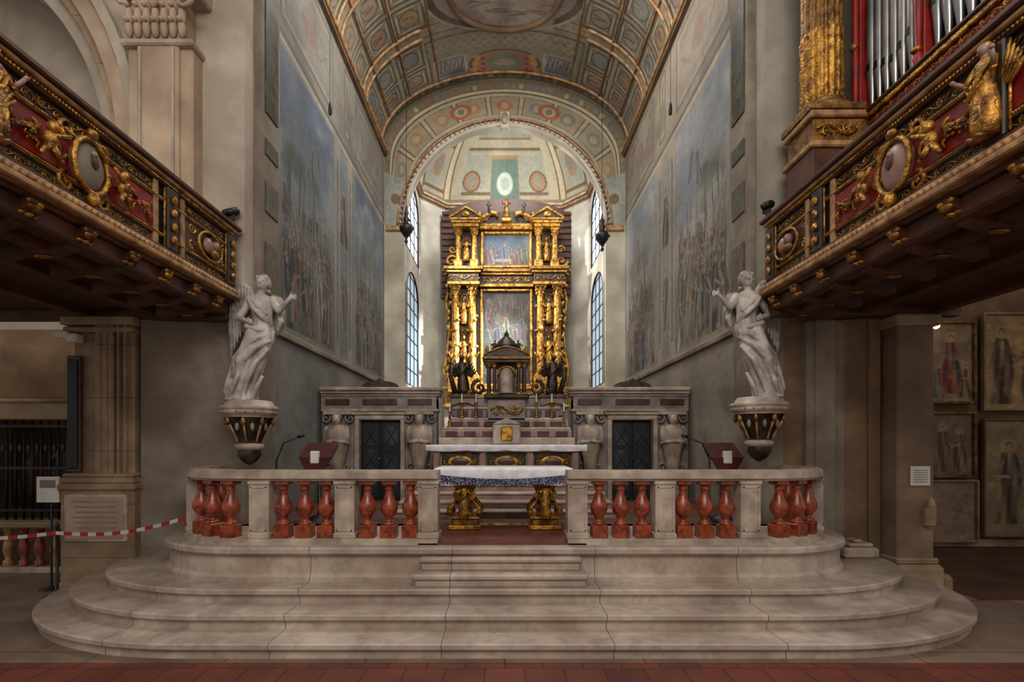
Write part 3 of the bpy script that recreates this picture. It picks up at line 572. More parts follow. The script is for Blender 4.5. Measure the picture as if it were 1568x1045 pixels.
# ============================================================ SIDE WALLS painted
def wall_canvas(left):
    base=(.48,.48,.46) if left else (.58,.535,.47)
    c=CV(7.1,13.85,.7,9.65,400,540,base); sd=1 if left else 8
    c.clouds(0,20,0,20,(.41,.41,.40) if left else (.50,.455,.39),.8,sd,.5,.6)
    c.clouds(0,20,0,3.4,(.37,.35,.32),1.3,sd+3,.55,.6)
    up=(.50,.47,.41) if left else (.55,.49,.41)
    c.rect(7.1,13.9,7.75,9.7,up,.9); c.clouds(7,14,7.7,9.7,(.40,.36,.30),1.5,sd+2,.5,.6)
    for u0,u1 in((7.4,9.7),(10.35,10.75),(11.2,13.5)):
        c.frame(u0,u1,7.95,9.35,.05,(.38,.34,.28)); c.frame(u0+.1,u1-.1,8.05,9.25,.025,(.62,.57,.48))
        c.frame(u0+.2,u1-.2,8.2,9.1,.02,(.42,.38,.32)); c.ell((u0+u1)/2,8.65,(u1-u0)*.16,.28,(.50,.36,.25),.6)
        for d in(-1,1):
            c.line((u0+u1)/2+d*(u1-u0)*.2,8.45,(u0+u1)/2+d*(u1-u0)*.38,8.8,.03,(.46,.36,.26),.7); c.ell((u0+u1)/2+d*(u1-u0)*.3,8.65,.12,.1,(.42,.42,.36),.7)
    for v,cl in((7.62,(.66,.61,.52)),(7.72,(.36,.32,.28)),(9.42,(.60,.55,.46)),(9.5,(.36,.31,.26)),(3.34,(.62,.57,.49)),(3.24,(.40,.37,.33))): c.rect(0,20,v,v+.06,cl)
    for u0,u1,k in((7.35,9.75,0),(11.1,13.6,1)):
        sky=(.33,.40,.49) if left else (.46,.50,.55)
        inside=((c.U>u0)&(c.U<u1)&(c.V>3.45)&(c.V<7.55))
        c.bl(inside*1.0,sky); g=np.clip((7.4-c.V)/2.2,0,1)*inside
        c.bl(g*.8,(.48,.50,.51) if left else (.58,.57,.54))
        c.clouds(u0,u1,4.8,7.5,(.56,.58,.60) if left else (.66,.64,.61),.9,sd+k,.48,.75)
        c.clouds(u0,u1,5.6,7.5,(.26,.33,.43) if left else (.42,.47,.54),.8,sd+k+20,.5,.6)
        hz=4.9+.7*vn(c.U,c.V*0,1.2,sd+k); c.bl(.6*inside*np.clip((hz+.5-c.V)/.5,0,1),(.39,.43,.41) if left else (.50,.50,.46))
        c.bl(.7*inside*np.clip((hz-.4-c.V)/.5,0,1),(.37,.35,.30) if left else (.47,.42,.35))
        for j in range(9):
            a=random.uniform(u0+.1,u1-.4); h=random.uniform(4.9,5.9); c.rect(a,a+.24,4.7,h,pick([(.56,.55,.51),(.48,.44,.38),(.60,.56,.48)]),.65)
            for q in(.05,.14): c.rect(a+q,a+q+.05,h-.35,h-.12,(.28,.27,.25),.7)
        for j in range(4):
            a=random.uniform(u0+.2,u1-.2); c.line(a,4.6,a+.1,6.0,.03,(.24,.22,.17),.8); c.ell(a+.1,6.1,.34,.28,(.26,.31,.25),.7,.8); c.ell(a-.08,5.9,.2,.18,(.30,.34,.26),.6,.8)
        cols=[(.28,.33,.33),(.48,.26,.18),(.52,.48,.40),(.26,.33,.46),(.54,.44,.26),(.34,.27,.22),(.60,.57,.52),(.20,.21,.22),(.30,.38,.30)] if left else [(.40,.43,.48),(.60,.28,.19),(.64,.58,.49),(.34,.40,.54),(.64,.49,.28),(.42,.32,.25),(.68,.64,.58),(.28,.26,.25),(.42,.46,.36)]
        for v,h,n in((5.0,.5,10),(4.65,.6,16),(4.25,.8,18),(3.85,.95,16),(3.48,1.15,13)):
            for j in range(n):
                c.fig(u0+.15+(u1-u0-.3)*(j+random.uniform(-.3,.3)+.5)/n,v+random.uniform(-.04,.12),h*random.uniform(.85,1.12),pick(cols),random.uniform(-.15,.15),a=.85,skin=(.60,.50,.41))
        for j in range(6):
            a=random.uniform(u0+.2,u1-.2); c.line(a,4.4,a+random.uniform(-.3,.3),6.0,.014,(.28,.24,.2),.8)
        c.fig(u0+(u1-u0)*.5,6.1,.7,(.54,.44,.36),.2,a=.6); c.fig(u0+(u1-u0)*.7,6.3,.6,(.44,.4,.40),-.3,a=.6)
        c.clouds(u0,u1,3.45,7.55,(.46,.47,.47) if left else (.57,.54,.50),1.5,sd+k+30,.50,.5)
        c.frame(u0-.04,u1+.04,3.42,7.6,.05,(.56,.50,.41),.8)
    for u in(9.95,10.75):
        c.rect(u-.13,u+.13,3.4,7.6,(.58,.56,.52) if left else (.64,.59,.51)); c.rect(u-.07,u+.07,3.7,7.3,(.45,.44,.42)); c.rect(u-.17,u+.17,7.25,7.55,(.62,.56,.45))
    c.rect(10.12,10.58,3.5,7.4,(.42,.45,.48) if left else (.52,.51,.49)); c.fig(10.35,4.0,1.3,(.52,.48,.42),a=.85); c.fig(10.35,5.7,1.2,(.42,.36,.3),a=.85)
    c.clouds(0,20,0,9.7,(.53,.52,.50) if left else (.60,.57,.52),.9,sd+9,.60,.35)
    c.mute(.22,(.47,.475,.475) if left else (.57,.54,.49),.15); c.tone(1.2,.36,sd)
    return c
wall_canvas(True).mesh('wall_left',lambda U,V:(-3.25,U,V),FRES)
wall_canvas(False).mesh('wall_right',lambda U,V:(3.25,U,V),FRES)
for s,n in((-1,1),(1,2)):
    m=MB(); m.box(s*3.28,s*3.12,7.1,13.8,9.52,9.6,OCHW,.02); m.box(s*3.28,s*3.17,7.1,13.8,9.46,9.52,BROWNP); m.box(s*3.28,s*3.2,7.1,13.8,3.26,3.34,GREYP,.01); m.build('trim_%d'%n)
# ============================================================ VAULT
LV=8.2
c=CV(6.4,13.85,0,LV,420,500,(.55,.51,.41)); c.clouds(0,20,0,9,(.44,.41,.33),1.2,3,.48,.7)
grn=(.44,.44,.36); och=(.58,.38,.24); dk=(.27,.23,.19); lt=(.64,.60,.50); bl_=(.42,.45,.48); pk=(.55,.43,.36)
def coffer(a,b,v0,v1,kind):
    c.rect(a,b,v0,v1,grn,.7); c.frame(a,b,v0,v1,.045,dk,.85); c.frame(a+.07,b-.07,v0+.07,v1-.07,.03,lt); c.frame(a+.12,b-.12,v0+.12,v1-.12,.018,dk,.7)
    cu,cv=(a+b)/2,(v0+v1)/2; ru,rv=(b-a)*.3,(v1-v0)*.32; c.ell(cu,cv,ru,rv,kind,.85); c.ring(cu,cv,ru,rv,.1,dk,.7)
    c.fig(cu,cv-rv*.8,rv*1.6,pick([(.62,.54,.44),(.5,.34,.26),(.4,.42,.44)]),a=.85)
    for d in(-1,1):
        for e in(-1,1): c.ell(cu+d*(b-a)*.36,cv+e*(v1-v0)*.36,.06,.06,och,.8)
for a,b in((6.5,8.0),(8.3,9.8),(10.1,11.6)):
    for v0,v1 in((.2,.95),(1.05,1.8),(1.9,2.6)):
        for w0,w1 in((v0,v1),(LV-v1,LV-v0)):
            coffer(a,(a+b)/2-.04,w0,w1,pick([och,bl_,pk])); coffer((a+b)/2+.04,b,w0,w1,pick([och,bl_,pk]))
    for v in(1.0,1.85,2.65): c.rect(a,b,v-.03,v+.03,lt,.7); c.rect(a,b,LV-v-.03,LV-v+.03,lt,.7)
for u in(8.15,9.95,11.75):
    c.rect(u-.12,u+.12,0,LV,(.58,.51,.39),.9); c.rect(u-.15,u-.12,0,LV,dk); c.rect(u+.12,u+.15,0,LV,dk)
    for v in np.arange(.15,LV,.22): c.ell(u,v,.07,.07,pick([och,bl_,pk,grn]),.9)
for v0,v1 in((.2,.8),(.9,1.6),(1.7,2.4)):
    for w0,w1 in((v0,v1),(LV-v1,LV-v0)):
        coffer(11.98,12.7,w0,w1,pick([och,bl_])); coffer(12.76,13.35,w0,w1,pick([och,pk]))
C=LV/2
c.rect(12.05,13.6,C-1.62,C+1.62,(.49,.46,.38)); c.frame(12.05,13.45,C-1.62,C+1.62,.05,dk,.8)
for q in np.arange(-1.5,1.55,.2):
    for u in(12.2,12.45): c.ring(u,C+q,.09,.09,.25,(.62,.55,.42),.6); c.ell(u+.1,C+q+.1,.05,.04,(.38,.41,.31),.7)
for d in(-1,1):
    c.rect(12.7,13.35,C+d*1.15-.33,C+d*1.15+.33,(.35,.39,.44)); c.frame(12.7,13.35,C+d*1.15-.36,C+d*1.15+.36,.04,lt)
    for j in range(5): c.fig(12.8,C+d*1.15-.25+.12*j,.45,(.58,.57,.54),a=.7,side=1)
c.ell(13.1,C,.42,.72,(.60,.36,.20),.95); c.ell(13.1,C,.3,.42,(.38,.43,.36)); c.ell(13.1,C,.12,.25,(.58,.5,.38)); c.ring(13.1,C,.42,.72,.05,dk)
for d in(-1,1):
    for j in range(3): c.ell(12.9+.2*j,C+d*(.55+.05*j),.1,.08,(.68,.47,.26)); c.ell(12.95+.18*j,C+d*.45,.05,.05,(.4,.22,.14))
c.rect(13.42,13.9,0,LV,dk,.5); c.rect(13.7,13.78,0,LV,lt)
for v in np.arange(.2,LV,.2): c.ell(13.56,v,.07,.06,pick([och,lt,bl_]),.9)
c.ell(10.85,C,1.25,1.5,(.24,.21,.17),1,.02); c.ell(10.85,C,1.12,1.33,(.55,.46,.43),1,.02); c.clouds(9.7,12.0,C-1.3,C+1.3,(.66,.60,.56),1.6,6,.45,.8)
c.ring(10.85,C,1.25,1.5,.02,lt)
for j in range(14): a=j*.45; c.fig(10.85+.75*math.cos(a),C+.85*math.sin(a),.5,pick([(.56,.40,.36),(.45,.46,.50),(.62,.53,.44)]),a=.6)
c.clouds(0,20,0,9,(.56,.53,.45),1.0,12,.55,.35)
c.mute(.2,(.52,.49,.41),.14); c.tone(1.5,.4); 
def vpos(U,V): t=V/LV*pi; return (-3.25*np.cos(t),U,9.6+1.9*np.sin(t))
c.mesh('ceiling_vault',vpos,FRES)
m=MB(); m.tube([(1.22*math.cos(a),10.85+1.2*math.sin(a),9.6+1.9*math.sqrt(1-(1.22*math.cos(a)/3.25)**2)-.03) for a in [i*2*pi/48 for i in range(48)]],.06,BROWNP,6,True)
# stucco ribs of the vault
def vpt(u,v,off=.0): t=v/LV*pi; return (-(3.25-off)*math.cos(t),u,9.6+(1.9-off)*math.sin(t))
for u in(8.02,8.28,9.82,10.08,11.62,11.88,13.42):
    if u<9.3 or u>12.1: m.tube([vpt(u,.1+(LV-.2)*i/40,.02) for i in range(41)],.035,OCHW,5)
    else:
        for a,b in((.1,2.45),(LV-2.45,LV-.1)): m.tube([vpt(u,a+(b-a)*i/14,.02) for i in range(15)],.035,OCHW,5)
for v in(1.0,1.85,2.65,LV-1.0,LV-1.85,LV-2.65): m.tube([vpt(6.4,v,.02),vpt(13.4,v,.02)],.025,OCHW,5)
m.build('trim_3')
# ============================================================ ARCH WALL
RA=2.72;ZC=7.6
def rout(t):
    ct,st=np.cos(t),np.sin(t)
    rr=np.linspace(RA,5,400)
    x=rr[:,None]*ct[None];z=ZC+rr[:,None]*st[None]
    ins=(np.abs(x)<=3.25)&((z<=9.6)|(((x/3.25)**2+((z-9.6)/1.9)**2)<=1))
    return rr[np.maximum(ins.sum(0)-1,0)]
c=CV(0,pi,0,1,640,90,(.64,.60,.51)); c.clouds(-1,9,-1,9,(.50,.46,.38),3,2,.5,.5)
c.rect(-1,9,0,.1,(.76,.72,.64)); c.rect(-1,9,.10,.14,(.50,.22,.15)); c.rect(-1,9,.14,.17,(.38,.33,.27)); c.rect(-1,9,.72,.76,(.36,.31,.25)); c.rect(-1,9,.76,.82,(.72,.66,.54)); c.rect(-1,9,.82,1,(.44,.40,.32))
for t in np.arange(.08,pi,.055): c.ell(t,.9,.018,.06,pick([och,lt,bl_,pk]),.8)
for t in np.linspace(.5,pi-.5,9):
    c.rect(t-.12,t+.12,.24,.66,(.54,.48,.38),.7); c.frame(t-.12,t+.12,.24,.66,.012,(.36,.30,.24),.9); c.ell(t,.45,.07,.14,pick([(.58,.36,.24),(.42,.45,.43),(.58,.45,.30)]),.8); c.ell(t,.45,.035,.08,(.64,.57,.46),.8)
for t in(1.2,1.94): c.ell(t,.45,.10,.17,(.58,.34,.21)); c.ell(t,.45,.06,.11,(.66,.57,.44)); c.ell(t,.45,.03,.07,(.40,.42,.38))
for s in(0,1):
    sg=(c.U<.42) if s==0 else (c.U>pi-.42)
    c.bl(.8*sg*(c.V>.17),(.56,.58,.56)); 
for t in(.24,pi-.24): c.ell(t,.5,.10,.3,(.62,.60,.54)); c.ell(t,.5,.05,.24,(.46,.38,.31)); 
c.tone(5,.28)
def apos(U,V):
    ro=rout(U[0])[None,:]; r=RA+(ro-RA)*V; return (r*np.cos(U),13.8,ZC+r*np.sin(U))
c.mesh('wall_arch',apos,FRES)
m=MB()
for s in(-1,1):
    m.box(s*2.72,s*3.3,13.8,14.0,.72,ZC,APSEW); m.box(s*2.70,s*3.2,13.74,14.0,ZC-.15,ZC,OCHW,.02)
n=40; pts=[(RA*math.cos(i*pi/n),RA*math.sin(i*pi/n)) for i in range(n+1)]
m.add([(x,13.8,ZC+z) for x,z in pts]+[(x,14.1,ZC+z) for x,z in pts],[(i,i+1,n+2+i,n+1+i) for i in range(n)],APSEW,True)
m.tube([(x*1.0,13.78,ZC+z*1.0) for x,z in pts],.05,APSEW,8); m.tube([(x*1.06,13.78,ZC+z*1.06) for x,z in pts],.03,OCHW,6)
for i in range(60):
    a=(i+.5)*pi/60; m.ell((RA*1.03*math.cos(a),13.77,ZC+RA*1.03*math.sin(a)),.035,PALE,6,4)
m.box(-.12,.12,13.6,13.85,10.14,10.57,APSEW,.03); m.ell((0,13.58,10.37),(.1,.06,.16),PALE,8,6)
m.build('trim_4')
# ============================================================ APSE
m=MB()
def plane_x(X,y0,y1,z0,z1,mt): m.add([(X,y0,z0),(X,y1,z0),(X,y1,z1),(X,y0,z1)],[(0,1,2,3)],mt)
wins=[(3.4,6.7),(7.2,9.35)]; wy0,wy1=14.12,16.0; AWX=2.70
for s in(-1,1):
    X=s*AWX; Xo=s*(AWX+.05)
    plane_x(X,14.0,wy0,.7,9.65,APSEW); plane_x(X,wy1,16.15,.7,9.65,APSEW); plane_x(X,wy0,wy1,.7,3.4,APSEW)
    for k,(a,b) in enumerate(wins):
        r=(wy1-wy0)/2; cy=(wy0+wy1)/2; h=.7 ; sp=b-h
        arc=[(cy-r*math.cos(i*pi/12),sp+h*math.sin(i*pi/12)) for i in range(13)]
        top=wins[1][0] if k==0 else 9.65
        m.add([(X,y,z) for y,z in arc]+[(X,y,top) for y,z in arc],[(i,i+1,14+i,13+i) for i in range(12)],APSEW)
        bd=[(wy0,a)]+arc+[(wy1,a)]
        N=len(bd); m.add([(X,y,z) for y,z in bd]+[(Xo,y,z) for y,z in bd],[(i,(i+1)%N,N+(i+1)%N,N+i) for i in range(N)],APSEW)
    m.add([(X,16.15,.7),(s*1.95,17,.7),(s*1.95,17,9.65),(X,16.15,9.65)],[(0,1,2,3)],APSEW)
    m.tube([(X,16.15,.7),(X,16.15,9.6)],.05,PALE,6); m.tube([(s*1.95,17,.7),(s*1.95,17,9.6)],.05,PALE,6)
m.add([(-1.95,17,.7),(1.95,17,.7),(1.95,17,9.65),(-1.95,17,9.65)],[(0,1,2,3)],APSEW)
ol=[(-AWX,14.0),(-AWX,16.15),(-1.95,17),(1.95,17),(AWX,16.15),(AWX,14.0)]
m.sweep([(x*.985,y-.03) for x,y in ol],.07,9.52,9.6,OCHW); m.sweep([(x*.975,y-.05) for x,y in ol],.1,9.6,9.66,PALE)
m.build('wall_apse')
wn=0
for s in(-1,1):
    for k,(a,b) in enumerate(wins):
        wn+=1; m=MB(); X=s*(AWX+.045); cy=(wy0+wy1)/2; r=(wy1-wy0)/2; sp=b-.7; mt=(GLASS if k==0 else GLASSW)
        pts=[(cy-r,a)]+[(cy-r*math.cos(i*pi/12),sp+.7*math.sin(i*pi/12)) for i in range(13)]+[(cy+r,a)]
        m.add([(X,y,z) for y,z in pts],[tuple(range(len(pts)))],mt)
        m.tube([(X-s*.03,y,z) for y,z in pts],.03,BLACK,6,True)
        for y in(cy-.3,cy+.3): m.box(X-s*.03,X-s*.01,y-.02,y+.02,a,b-.1,BLACK)
        nn=int((b-a)/.45)
        for q in range(1,nn+1): m.box(X-s*.03,X-s*.01,cy-r,cy+r,a+q*.45-.012,a+q*.45+.012,BLACK)
        m.build('window_%d'%wn)
seg=[0];
for (x0,y0),(x1,y1) in zip(ol[:-1],ol[1:]): seg.append(seg[-1]+math.hypot(x1-x0,y1-y0))
T=seg[-1]
c=CV(0,T,0,1,400,130,(.64,.60,.50)); c.clouds(-1,20,-1,2,(.54,.50,.41),1.2,4,.5,.6)
for i in range(5):
    a,b=seg[i],seg[i+1]; q=(b-a)
    c.rect(a+q*.12,b-q*.12,.10,.5,(.58,.57,.50)); c.frame(a+q*.12,b-q*.12,.10,.5,.025,(.42,.34,.24)); c.frame(a+q*.16,b-q*.16,.14,.46,.012,(.66,.6,.46)); c.rect(a+q*.2,b-q*.2,.56,.8,(.54,.54,.48)); c.frame(a+q*.2,b-q*.2,.56,.8,.02,(.45,.38,.27)); c.ell((a+b)/2,.32,min(.3,q*.2),.11,(.60,.44,.31),.9); c.ell((a+b)/2,.32,min(.2,q*.13),.07,(.46,.47,.43),.9); c.ell((a+b)/2,.68,min(.25,q*.15),.06,(.58,.46,.34),.9)
for k in seg[1:-1]: c.rect(k-.1,k+.1,0,1,(.72,.66,.54)); c.rect(k-.14,k-.1,0,1,(.42,.35,.26)); c.rect(k+.1,k+.14,0,1,(.42,.35,.26))
c.rect(-1,T+1,0,.06,(.52,.43,.3)); c.rect(T/2-.48,T/2+.48,.02,.42,(.37,.43,.38)); c.frame(T/2-.5,T/2+.5,.0,.44,.03,(.56,.46,.3)); c.ell(T/2,.2,.3,.11,(.68,.71,.64)); c.ell(T/2,.2,.15,.06,(.58,.62,.57))
for u in(T/2-1.15,T/2+1.15): c.ell(u,.22,.28,.085,(.60,.44,.31)); c.ell(u,.22,.16,.05,(.50,.5,.44)); c.ring(u,.22,.28,.085,.1,(.40,.32,.24))
c.tone(1.5,.25)
def dpos(U,V):
    X=np.interp(U,seg,[p[0] for p in ol]);Y=np.interp(U,seg,[p[1] for p in ol]); k=np.cos(V*pi/2)**.8
    return (X*k,13.9+(Y-13.9)*k,9.64+2.1*np.sin(V*pi/2))
c.mesh('ceiling_apse',dpos,FRES)
# ============================================================ PIERS
def pier(s):
    m=MB(); X=lambda a:s*a
    FP=PLAST if s<0 else mat('grey_white_plaster',(.66,.64,.59),(.55,.52,.47),1.5,.85,bump=.15,stain=(.45,.41,.36),sscale=.9)
    LP=GREYP if s<0 else BROWNP
    m.box(X(3.2),X(4.05),6.3,7.15,0,3.25,GREYP); m.box(X(3.2),X(4.05),6.3,7.15,3.25,13,FP)
    m.box(X(3.12),X(3.22),6.55,7.12,3.3,13,GREYP,.02)
    for z0,z1 in((3.6,4.35),(4.75,5.15),(5.5,5.7),(6.05,7.5),(8,11)): m.box(X(3.105),X(3.14),6.66,7.02,z0,z1,DKSTONE)
    m.box(X(3.12),X(3.2),6.55,7.12,.72,1.0,PINKM,.02)
    m.prism([(X(3.35),6.32),(X(4.3),6.05),(X(4.3),6.9),(X(3.35),6.9)],0,3.2,'z',LP)
    m.box(X(4.0),X(5.15),6.25,7.1,0,3.25,BROWNP)
    if s<0:
        m.box(X(4.0),X(4.56),6.25,7.1,3.25,13,PLAST)
        for a,b,y in((4.36,4.56,6.02),(4.58,4.80,5.98),(4.82,5.12,6.08)): m.box(X(a),X(b),y,6.5,1.25,3.2,SANDP,.015)
        for a in(4.42,4.50,4.64,4.72): m.box(X(a),X(a+.025),5.965,6.1,1.25,3.2,SANDP,.005)
        for z0,z1,o in((1.25,1.32,.05),(1.32,1.37,.03),(3.02,3.08,.03),(3.1,3.2,.05)): m.box(X(4.36-o),X(5.12+o),5.98-o,6.5,z0,z1,SANDP,.015)
        m.box(X(4.3),X(5.16),5.93,6.5,.05,1.22,SANDP,.02); m.box(X(4.28),X(5.18),5.9,6.5,1.17,1.25,SANDP,.02); m.box(X(4.26),X(5.2),5.9,6.5,0,.1,SANDP,.02)
        m.box(X(4.37),X(5.09),5.905,5.95,.58,1.13,PALE,.012); m.box(X(4.40),X(5.06),5.898,5.91,.61,1.10,CREAM,.006)
        for i in range(7): m.box(X(4.46+.02*(i%2)),X(5.0-.03*(i%3)),5.894,5.90,1.04-i*.06,1.052-i*.06,GREYM)
        for a,b,y in((3.72,4.5,6.1),(3.86,4.36,6.05)): m.box(X(a),X(b),y,6.4,3.2,6.5,CREAM,.02)
        m.box(X(3.90),X(3.93),6.03,6.1,3.3,6.4,PLAST); m.box(X(4.29),X(4.32),6.03,6.1,3.3,6.4,PLAST)
        m.box(X(3.68),X(4.54),6.02,6.4,6.42,6.5,PALE,.02); m.box(X(3.6),X(4.62),5.95,6.4,7.02,7.2,PALE,.02)
        m.box(X(3.80),X(4.42),6.06,6.4,6.5,7.02,CREAM)
        for i in range(7):
            for z,hh in((6.6,.1),(6.76,.12)): m.ell((X(3.80+i*.104),6.03,z),(.045,.05,hh),CREAM,7,6); m.ell((X(3.80+i*.104),5.98,z+hh*.8),(.035,.04,.03),CREAM,6,5)
        for d in(3.76,4.46):
            m.M=frame((X(d),6.0,6.92),(1,0,0),(0,0,1)); spiral(m,0,0,.10,1 if d>4 else -1,CREAM,th=.28); m.M=None
        m.ell((X(4.11),5.98,6.92),(.07,.06,.1),CREAM,8,6)
    else:
        m.box(X(4.0),X(5.1),6.25,7.1,3.25,13,FP)
        m.box(X(3.62),X(4.25),6.12,6.5,0,3.2,GREYP,.03); m.box(X(3.70),X(3.95),6.08,6.2,0,3.2,GREYP,.02); m.box(X(4.28),X(4.42),6.0,6.5,0,3.2,BROWNP,.02)
        m.box(X(4.45),X(4.87),5.8,6.5,.05,3.2,mat('brown_stone_pier',(.56,.46,.37),(.44,.35,.28),2.5,.8,bump=.25,stain=(.33,.26,.2),grime=.3),.02)
        m.box(X(4.4),X(4.95),5.72,6.5,0,.35,SANDP,.05); m.box(X(4.42),X(4.9),5.76,6.5,.35,.42,SANDP,.02); m.box(X(4.4),X(4.92),5.75,6.5,3.05,3.18,SANDP,.02)
        m.box(X(4.95),X(5.12),5.8,6.1,0,.22,SANDP,.05)
    m.build('pier_left' if s<0 else 'pier_right')
pier(-1); pier(1)
m=MB()
CX,CZ=-8.1,5.5
for r0,r1,y,mt in((2.9,3.08,6.66,PLAST),(3.08,3.2,6.56,SANDP),(3.2,3.42,6.46,CREAM),(3.42,3.54,6.38,PLAST)):
    n=30; P=[(math.cos(i*pi/n),math.sin(i*pi/n)) for i in range(n+1)]
    vs=[];
    for q in P: vs+=[(CX+r0*q[0],y,CZ+r0*q[1]),(CX+r1*q[0],y,CZ+r1*q[1]),(CX+r0*q[0],7.2,CZ+r0*q[1]),(CX+r1*q[0],7.2,CZ+r1*q[1])]
    fs=[]
    for i in range(n): a=4*i; fs+=[(a,a+4,a+5,a+1),(a,a+2,a+6,a+4),(a+1,a+5,a+7,a+3)]
    m.add(vs,fs,mt); m.box(CX+r0,CX+r1,y,7.2,3.25,CZ,mt)
m.prism([(-4.5,5.5),(-4.5,9),(-8.1,9.04)]+[(CX+3.54*math.cos(a),CZ+3.54*math.sin(a)) for a in [pi/2-i*pi/24 for i in range(13)]],6.5,7.2,'y',PLAST)
m.build('chapel_arch')
m=MB(); m.box(-12,-5.1,7.5,7.7,3.0,12,PLAST); m.box(-12,-5.1,7.1,7.5,2.35,3.3,BROWNP)
m.box(-12,-5.1,7.2,7.7,0,.6,BROWNP); m.box(-5.95,-5.1,7.1,7.6,.6,2.35,BROWNP); m.box(-12,-8.0,7.1,7.6,.6,2.35,BROWNP)
m.box(-12,-5.1,7.02,7.2,2.28,2.34,SANDP,.02); m.box(-12,-5.1,7.05,7.2,2.05,2.28,mat('cream_lintel',(.60,.52,.42),(.50,.42,.33),2,.8),.01); m.box(-12,-5.1,8.6,8.7,0,3,BROWNP)
m.build('wall_chapel_left')
m=MB()
for i in range(17): m.tube([(-7.96+i*.123,7.3,.6),(-7.96+i*.123,7.3,2.05)],.016,BLACK,5)
for z in(.75,1.35,1.95): m.box(-7.98,-5.97,7.28,7.32,z,z+.035,BLACK)
for i in range(16): m.ell((-7.90+i*.123,7.3,1.65),(.04,.01,.06),BLACK,6,4)
m.build('iron_grille')
c=CV(-8,-5.9,.7,2.0,120,80,(.24,.18,.14))
for i in range(14): c.fig(random.uniform(-7.9,-6),.8+random.uniform(0,.3),.8,pick([(.38,.18,.13),(.32,.28,.22),(.42,.33,.24),(.2,.22,.26)]))
c.mesh('chapel_painting',lambda U,V:(U,8.3,V),OIL)
m=MB(); m.box(-8,-5.2,6.75,6.95,0,.08,PALE,.01); m.box(-8,-5.2,6.72,6.98,.6,.68,SANDP,.02)
for i in range(13): m.lathe(-7.9+i*.21,6.85,[(.06,.08),(.06,.14),(.03,.18),(.065,.3),(.05,.4),(.028,.48),(.05,.54),(.06,.6)],REDM if i%3 else OCHW,12)
m.build('chapel_balustrade')
m=MB(); m.box(-5.14,-4.98,6.0,6.05,1.38,2.75,WOOD,.01); m.box(-5.12,-5.0,5.98,6.01,1.42,2.7,BLACK,.01); m.build('wooden_board')
m=MB(); m.box(-5.22,-5.06,5.9,5.97,2.94,3.02,PAPER,.01); m.tube([(-5.05,6.0,2.98),(-5.05,6.1,2.98)],.015,BLACK); m.box(-5.1,-4.96,5.92,6.05,2.9,3.0,PAPER,.02); m.build('wall_lamp')
m=MB(); m.box(4.9,13,8.6,8.8,0,6,BROWNP); m.box(4.9,13,8.55,8.6,0,.12,SANDP); m.box(5.0,5.15,7.0,8.6,0,6,BROWNP); m.box(9.9,10,5.5,8.6,0,6,BROWNP); m.build('wall_chapel_right')
def framed(x0,x1,z0,z1,y,name,bg,figs,w=.05,mt=GOLDD):
    p=empty(name); m=MB()
    for a,b,c_,d in((x0-w,x0,z0-w,z1+w),(x1,x1+w,z0-w,z1+w),(x0,x1,z0-w,z0),(x0,x1,z1,z1+w)): m.box(a,b,y-.06,y+.03,c_,d,mt,.012)
    m.box(x0,x1,y,y+.03,z0,z1,WOOD); m.build('picture_frame',p)
    c=CV(x0,x1,z0,z1,int((x1-x0)/.012),int((z1-z0)/.012),bg); c.clouds(-99,99,-99,99,tuple(k*.75 for k in bg),3,2,.5,.6); c.clouds(-99,99,-99,99,tuple(min(1,k*1.3) for k in bg),5,7,.55,.5)
    for u,v,h,cl in figs:
        X,Z,H=x0+u*(x1-x0),z0+v*(z1-z0),h*(z1-z0); c.ell(X,Z+H*.9,H*.11,H*.11,(.66,.55,.36),.7); c.fig(X,Z,H,cl,skin=(.66,.54,.44))
    c.clouds(-99,99,-99,99,bg,6,9,.56,.6); c.tone(4,.3); c.mesh('picture_canvas',lambda U,V:(U,y-.005,V),OIL,p)
framed(7.05,7.75,2.42,3.7,8.5,'framed_painting',(.56,.48,.39),[(.2,.05,.45,(.46,.44,.42)),(.85,.05,.45,(.58,.50,.38)),(.5,.1,.8,(.60,.26,.19))])
framed(7.05,7.75,1.2,2.2,8.5,'framed_painting',(.46,.38,.30),[(.3,.05,.8,(.52,.37,.26)),(.7,.05,.75,(.54,.43,.34))])
framed(7.0,7.8,.12,1.08,8.5,'marble_panel',(.56,.47,.40),[],.04,SANDP)
framed(7.95,9.6,2.3,3.85,8.5,'saint_fresco',(.66,.54,.38),[(.18,.05,.85,(.44,.34,.27)),(.5,.05,.85,(.50,.42,.33)),(.82,.05,.8,(.60,.38,.28))],.04,SANDP)
framed(7.95,9.6,.2,2.1,8.5,'faded_fresco',(.54,.47,.36),[(.25,.1,.75,(.53,.44,.34)),(.65,.1,.75,(.48,.44,.36))],.03,BROWNP)
m=MB(); m.ell((6.95,8.25,3.62),.05,LAMPE,12,8); m.lathe(6.95,8.25,[(.02,3.68),(.06,3.72),(.03,3.78)],BLACK,10); m.tube([(6.95,8.25,3.75),(6.95,8.55,3.8)],.012,BLACK); m.build('wall_lamp')
